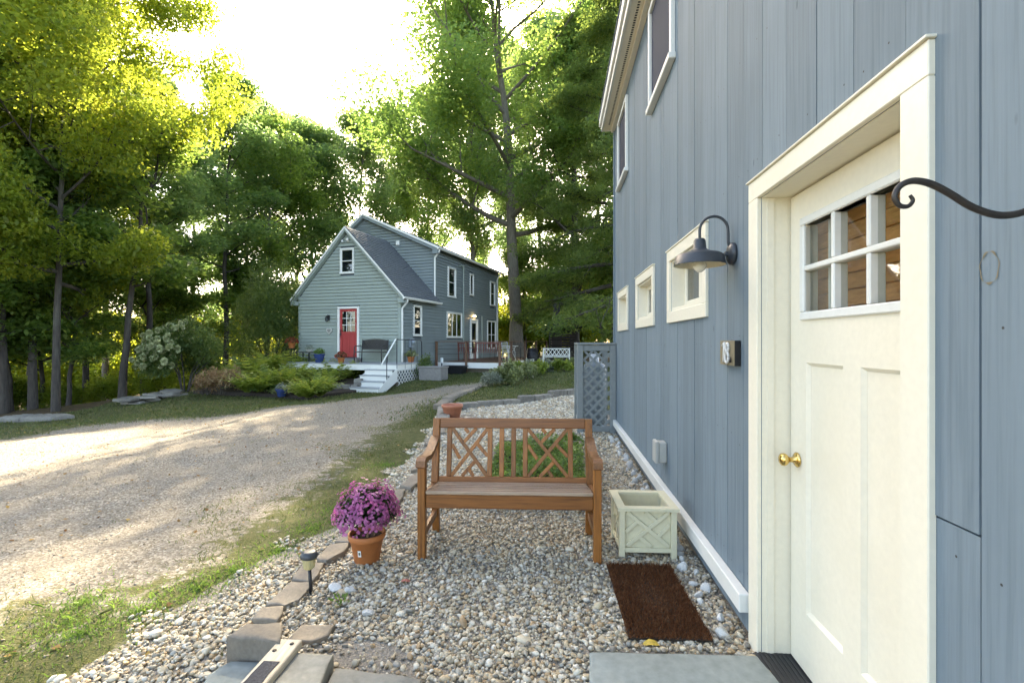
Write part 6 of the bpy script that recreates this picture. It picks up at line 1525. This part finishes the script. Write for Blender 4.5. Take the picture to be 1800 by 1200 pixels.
for p in used: o_ = obj('bloom', blm, hy, tuple(p * np.array([1.03, 1.05, 1.02]) + np.array([0, 0, .47])), (rg.normal(0, .4), rg.normal(0, .4), rg.uniform(0, 6)), (rg.uniform(.55, .85),) * 3)
X, Y = (478 - 900) / F * 21.5, 21.5; z = tz(X, Y)
rh = empty('evergreen_shrub', (X, Y, z), 0, 'big dark rounded evergreen shrub at the left corner of the house', 'shrub')
me, _ = shrub_mesh(15, 1.8, 1.6, 3.9, 20000, .13, 'leaf_shade', 34, .4); obj('foliage', me, rh); obj('stems', stems_mesh(16, 8, 1.4, 2.6, .05), rh)

# thicket of sunlit brush closing the view under the trees
TK = [shrub_mesh(200 + k, 2.3, 2.0, 3.0, 7000, .20, ('leaf_sunlit', 'leaf_maple', 'leaf_sunlit')[k], 22, .6, .3)[0] for k in range(3)]; TS = stems_mesh(205, 7, 1.6, 2.6, .03)
TL = ('tall golden brush thicket low in the sunny wood behind the trunks', 'yellow-green brush thicket low in the sunny wood behind the trunks', 'tall golden brush thicket low in the sunny wood behind the trunks')
for k in range(46):
    px = -60 + k * 16 if k < 38 else 880 + (k - 38) * 30
    if k < 38 and px > 530: continue
    Y = (33, 39, 36, 43)[k % 4] + rgt.uniform(-1, 1) if px < 600 else (38, 44)[k % 2]; X = (px - 900) / F * Y
    t = empty('brush_thicket', (X, Y, tz(X, Y) - .1), rgt.uniform(0, 6), TL[k % 3], 'brush', 'brush thickets under the trees'); q_ = rgt.uniform(.85, 1.35); t.scale = (q_, q_, q_ * rgt.uniform(.8, 1.1)); obj('foliage', TK[k % 3], t); obj('stems', TS, t)

LB = 'low green bush among the trunks at the left edge of the driveway'
for px, Y, q_ in ((30, 18.4, .42), (110, 18.6, .36), (190, 20, .42), (285, 20.5, .45), (-40, 17.5, .5)):
    X = (px - 900) / F * Y; t = empty('low_bush', (X, Y, tz(X, Y) - .05), rgt.uniform(0, 6), LB, 'bush', 'low bushes among the trunks'); t.scale = (q_ * 1.2, q_ * 1.2, q_); obj('foliage', TK[1], t); obj('stems', TS, t)
# fern bed: soil terraces, stone risers and timber edge
pa_, pb_ = on_ground(345, 692), on_ground(540, 700)
bedp = [on_ground(345, 690)[:2], on_ground(430, 695)[:2], on_ground(545, 700)[:2], on_ground(625, 690)[:2], hw(-.42, PF + .1)[:2], hw(-5.3, PF + .1)[:2], hw(-7.0, -1.2)[:2]]
bc = np.mean(bedp, 0)
fb_ = MB(); n = len(bedp); z0_ = -.62
vs = [(p[0], p[1], z0_) for p in bedp] + [(p[0], p[1], (-.30, -.32, -.34, -.25, .05, .05, -.15)[k]) for k, p in enumerate(bedp)] + [(bc[0], bc[1], -.05)]
fb_.add(vs, [(k, (k + 1) % n, n + (k + 1) % n, n + k) for k in range(n)] + [(n + k, n + (k + 1) % n, 2 * n) for k in range(n)]); o_ = fb_.build('planting_bed', 'soil'); o_['kind'] = 'structure'
def bedz(x, y):
    best = -.2
    d = [1 / (np.hypot(x - p[0], y - p[1]) ** 2 + .1) for p in bedp] + [1 / (np.hypot(x - bc[0], y - bc[1]) ** 2 + .1)]; zz = [-.30, -.32, -.34, -.25, .05, .05, -.15, -.05]
    return float(np.dot(d, zz) / np.sum(d))
te = empty('timber_edge', (0, 0, 0), 0, 'low dark timbers edging the fern bed in front of the house', 'edging'); te.location = (pa_[0], pa_[1], 0)
pts = [on_ground(342, 692), on_ground(440, 696), on_ground(545, 702)]
for a, b in zip(pts[:-1], pts[1:]):
    m = MB(); a_ = Vector((a[0], a[1], a[2] + .05)) - te.location; b_ = Vector((b[0], b[1], b[2] + .05)) - te.location; m.bar(a_, b_ + (a_ - b_).normalized() * .01, .12, .16, .008); m.build('timber', 'dark_timber', te)
rw = empty('retaining_wall', (-5.6, 16.6, 0), 0, 'low dry-stacked stone wall holding the ferns beside the porch steps', 'wall')
rgw2 = np.random.default_rng(31)
def stack_wall(p, q, rows, h, zb):
    p, q = np.array(p), np.array(q); L = np.linalg.norm(q - p); ang = math.atan2(*(q - p)[::-1])
    for r_ in range(rows):
        u = 0.0 - (.12 if r_ % 2 else 0)
        while u < L:
            w = rgw2.uniform(.22, .42); a, b = max(0, u), min(L, u + w - .012); u += w
            if b - a < .08: continue
            c = p + (q - p) * ((a + b) / 2 / L); P = np.array([(-(b - a) / 2, -.13), ((b - a) / 2, -.13 + rgw2.normal(0, .015)), ((b - a) / 2, .13), (-(b - a) / 2, .13)])
            o_ = obj('stone', stone_mesh('stone', P, h - .006, 'wall_stone', int(rgw2.integers(1e6)), .02, .008), rw); o_.location = (c[0] - rw.location.x + rgw2.normal(0, .012), c[1] - rw.location.y, zb + r_ * h); o_.rotation_euler = (0, 0, ang + rgw2.normal(0, .04))
w0, w1, w2 = on_ground(628, 688), on_ground(560, 692), on_ground(500, 690)
stack_wall(w0[:2], w1[:2], 4, .11, -.50); e0 = hw(-.42, PF - 1.0); stack_wall(w0[:2], hw(-.44, PF - .1)[:2], 5, .11, -.42)
stack_wall((w1[0] - .1, w1[1] + .8), (w2[0], w2[1] + 1.0), 2, .11, -.22)

def fern_mesh(seed, nf, L, mat):
    rg = np.random.default_rng(seed); Vs = []; T = []
    for k in range(nf):
        a = rg.uniform(0, 6.283); el = rg.uniform(.75, 1.35); l = L * rg.uniform(.7, 1.1); d = np.array([math.cos(a), math.sin(a)]); t0 = np.clip(rg.normal(.5, .2), 0, 1)
        prev = None; nseg = 9
        for j in range(nseg + 1):
            t = j / nseg; r_ = l * (math.cos(el) * t + .35 * t * t); zz = l * (math.sin(el) * t - .55 * t * t * math.cos(el) - .12 * t ** 3); p = np.array([d[0] * r_, d[1] * r_, max(.02, zz)])
            if prev is not None:
                w = l * .13 * math.sin(math.pi * min(1, .12 + .88 * t)) ** .8; s_ = np.array([-d[1], d[0], 0])
                for sg in (-1, 1):
                    ax = unit(s_ * sg + np.array([d[0], d[1], 0]) * .55 + np.array([0, 0, rg.normal(-.1, .15)])); e = (p - prev) * .5
                    Vs += [prev, prev + e * .9, p * .5 + prev * .5 + ax * w, prev + ax * w * .55 - e * .15]; T.append(np.clip(t0 + rg.normal(0, .1), 0, 1))
            prev = p
    return np_mesh('fronds', np.array(Vs), np.arange(len(Vs)).reshape(-1, 4), mat, T)
FM = [fern_mesh(k, 80, 1.0, 'fern_green') for k in range(3)]
FG = 'ferns in the bed before the porch'
def fern(px, py, sc, label, k):
    X, Y, z = gp(px, py, -.15); z = bedz(X, Y); sc *= 1.45
    t = empty('fern', (X, Y, z), rgt.uniform(0, 6), label, 'fern', FG); t.scale = (sc, sc, sc * 1.0); obj('fronds', FM[k % 3], t)
FL = 'arching light green fern in the bed before the porch'
for k, (px, py, s_) in enumerate(((418, 672, 1.0), (440, 676, 1.1), (462, 672, 1.15), (486, 671, 1.2), (510, 668, 1.1), (478, 680, .85), (435, 684, .75), (505, 680, .8), (532, 666, .95), (455, 684, .75), (525, 676, .8))): fern(px, py, s_, FL, k)
FR = 'yellowish fern spilling over the stones beside the porch steps'
for k, (px, py, s_) in enumerate(((560, 670, .9), (582, 667, 1.0), (604, 664, 1.05), (625, 662, 1.0), (596, 674, .85), (572, 678, .8), (615, 672, .85))): fern(px, py, s_, FR, k)
FX = 'green fern low at the front of the bed beside the blue pot'
for k, (px, py, s_) in enumerate(((542, 693, .7), (562, 690, .75), (528, 690, .55))): fern(px, py, s_, FX, k + 1)
def clump(name, px, py, z, rx, rz_, n, size, mat, label, cat, aspect=.3, seed=1, group=None, Y=None):
    if Y: X = (px - 900) / F * Y; loc = (X, Y, tz(X, Y))
    else: X, Y, _ = gp(px, py, z); loc = (X, Y, z)
    t = empty(name, loc, rgt.uniform(0, 6), label, cat, group); me, _ = shrub_mesh(seed, rx, rx, rz_, n, size, mat, 12, aspect, .2); obj('foliage', me, t); obj('stems', stems_mesh(seed, 6, rx * .7, rz_ * .8, .01), t); return t
clump('dry_perennial', 390, 690, -.30, .75, .75, 1800, .16, 'dry_stalk', 'brown dried-out perennial clump at the left end of the timber edge', 'plant', .16, 41)
clump('dry_perennial', 360, 692, -.35, .45, .55, 900, .14, 'dry_stalk', 'small rusty dried clump beside the hydrangea stems', 'plant', .16, 42)
clump('ground_plant', 455, 690, -.30, .7, .32, 1500, .10, 'herb_green', 'low spreading green plant just behind the bed timber', 'plant', .3, 43)
clump('ground_plant', 505, 692, -.30, .6, .28, 1200, .10, 'hosta', 'low pale green plant left of the blue pot in the bed', 'plant', .3, 44)
clump('ground_plant', 575, 652, .02, .8, .38, 1500, .13, 'herb_green', 'broad-leaved green plant against the porch fascia', 'plant', .55, 45)
clump('ground_plant', 545, 655, -.05, .7, .34, 1300, .13, 'leaf_shade', 'dark leafy plant under the left end of the porch', 'plant', .55, 46)
X, Y, z = gp(517, 684, -.24); mum('rust_mum', 'rust brown mum in the fern bed behind the blue pot', (X, Y, z), 'bloom_rust', .26, .24, 150, .035, 500, 14, .16, leafsize=.05)
X, Y, z = gp(495, 697, -.34); t = empty('blue_pot', (X, Y, z), 0, 'small blue glazed pot with trailing leaves at the edge of the fern bed', 'potted plant'); pot(t, .12, .20, .26, 'blue_glaze')
d = unit(rgw.normal(size=(150, 3))); d[:, 2] = np.abs(d[:, 2]); V, Fc = leaves(d * .2 * rgw.random((150, 1)) + np.array([0, 0, .27]), .08, rgw, .3, .5); obj('foliage', np_mesh('foliage', V, Fc, 'silver_leaf', rgw.random(150)), t)

# flat stones stacked at the edge of the wood
pile = empty('stone_pile', (-12.4, 16.4, 0), 0, 'loose pile of flat grey fieldstones at the edge of the wood', 'stones')
rgp = np.random.default_rng(12)
for k in range(17):
    px_ = rgp.uniform(218, 310); py_ = 712 - (px_ - 215) * .20 + rgp.uniform(-3, 3); X, Y, z = on_ground(px_, py_); a = rgp.uniform(.25, .55); b = a * rgp.uniform(.5, .8); th_ = np.linspace(0, 6.283, 8)[:-1]
    P = np.stack([a * np.cos(th_) * rgp.uniform(.8, 1.1, 7), b * np.sin(th_) * rgp.uniform(.8, 1.1, 7)], 1)
    o_ = obj('stone', stone_mesh('stone', P, rgp.uniform(.05, .09), 'wall_stone', 300 + k, .015, .006), pile); o_.location = (X + 12.4, Y - 16.4, z + .07 * (k % 3)); o_.rotation_euler = (rgp.normal(0, .06), rgp.normal(0, .06), rgp.uniform(0, 6))
X, Y, z = on_ground(60, 738)
o_ = obj('boulder', stone_mesh('boulder', np.array([(-.8, -.3), (.6, -.35), (.9, .1), (.5, .4), (-.7, .3)]), .2, 'wall_stone', 777, .08, .015), None, (X, Y, z - .08), (0, 0, .12)); tag(o_, 'long low grey boulder at the drive edge below the thick maple trunk', 'boulder')

# raised lawn bed behind the gravel: perennials
PG = 'perennials in the raised lawn bed'
def lawn_plant(px, Y, rx, rz_, n, size, mat, label, aspect, seed): return clump('lawn_perennial', px, 0, 0, rx, rz_, n, size, mat, label, 'plant', aspect, seed, PG, Y=Y)
lawn_plant(862, 14.6, .42, .40, 1100, .12, 'silver_leaf', 'silvery grey clump at the left end of the raised lawn bed', .25, 61)
lawn_plant(893, 15.0, .55, .55, 1300, .14, 'hosta', 'large pale hosta-like clump beside the silvery plant', .5, 62)
PLb = 'pale leafy perennial in the raised bed before the white bench'
for k, (px, Y) in enumerate(((925, 16.2), (945, 17.5), (960, 18.5), (975, 19.4), (990, 18.0), (935, 19), (1003, 19.8), (915, 17.6))): lawn_plant(px, Y, .45, .42, 800, .13, ('hosta', 'fern_green', 'silver_leaf')[k % 3], PLb, .45, 63 + k)
clump('wall_creeper', 745, 0, 0, .55, .75, 1100, .10, 'leaf_shade', 'dark green climber growing at the right end of the porch lattice', 'plant', .5, 81, None, Y=19.2)
clump('weed_clump', 1000, 0, 0, .22, .20, 500, .06, 'herb_green', 'leafy weeds growing through gravel behind the herb bed', 'plant', .4, 82, None, Y=6.4)
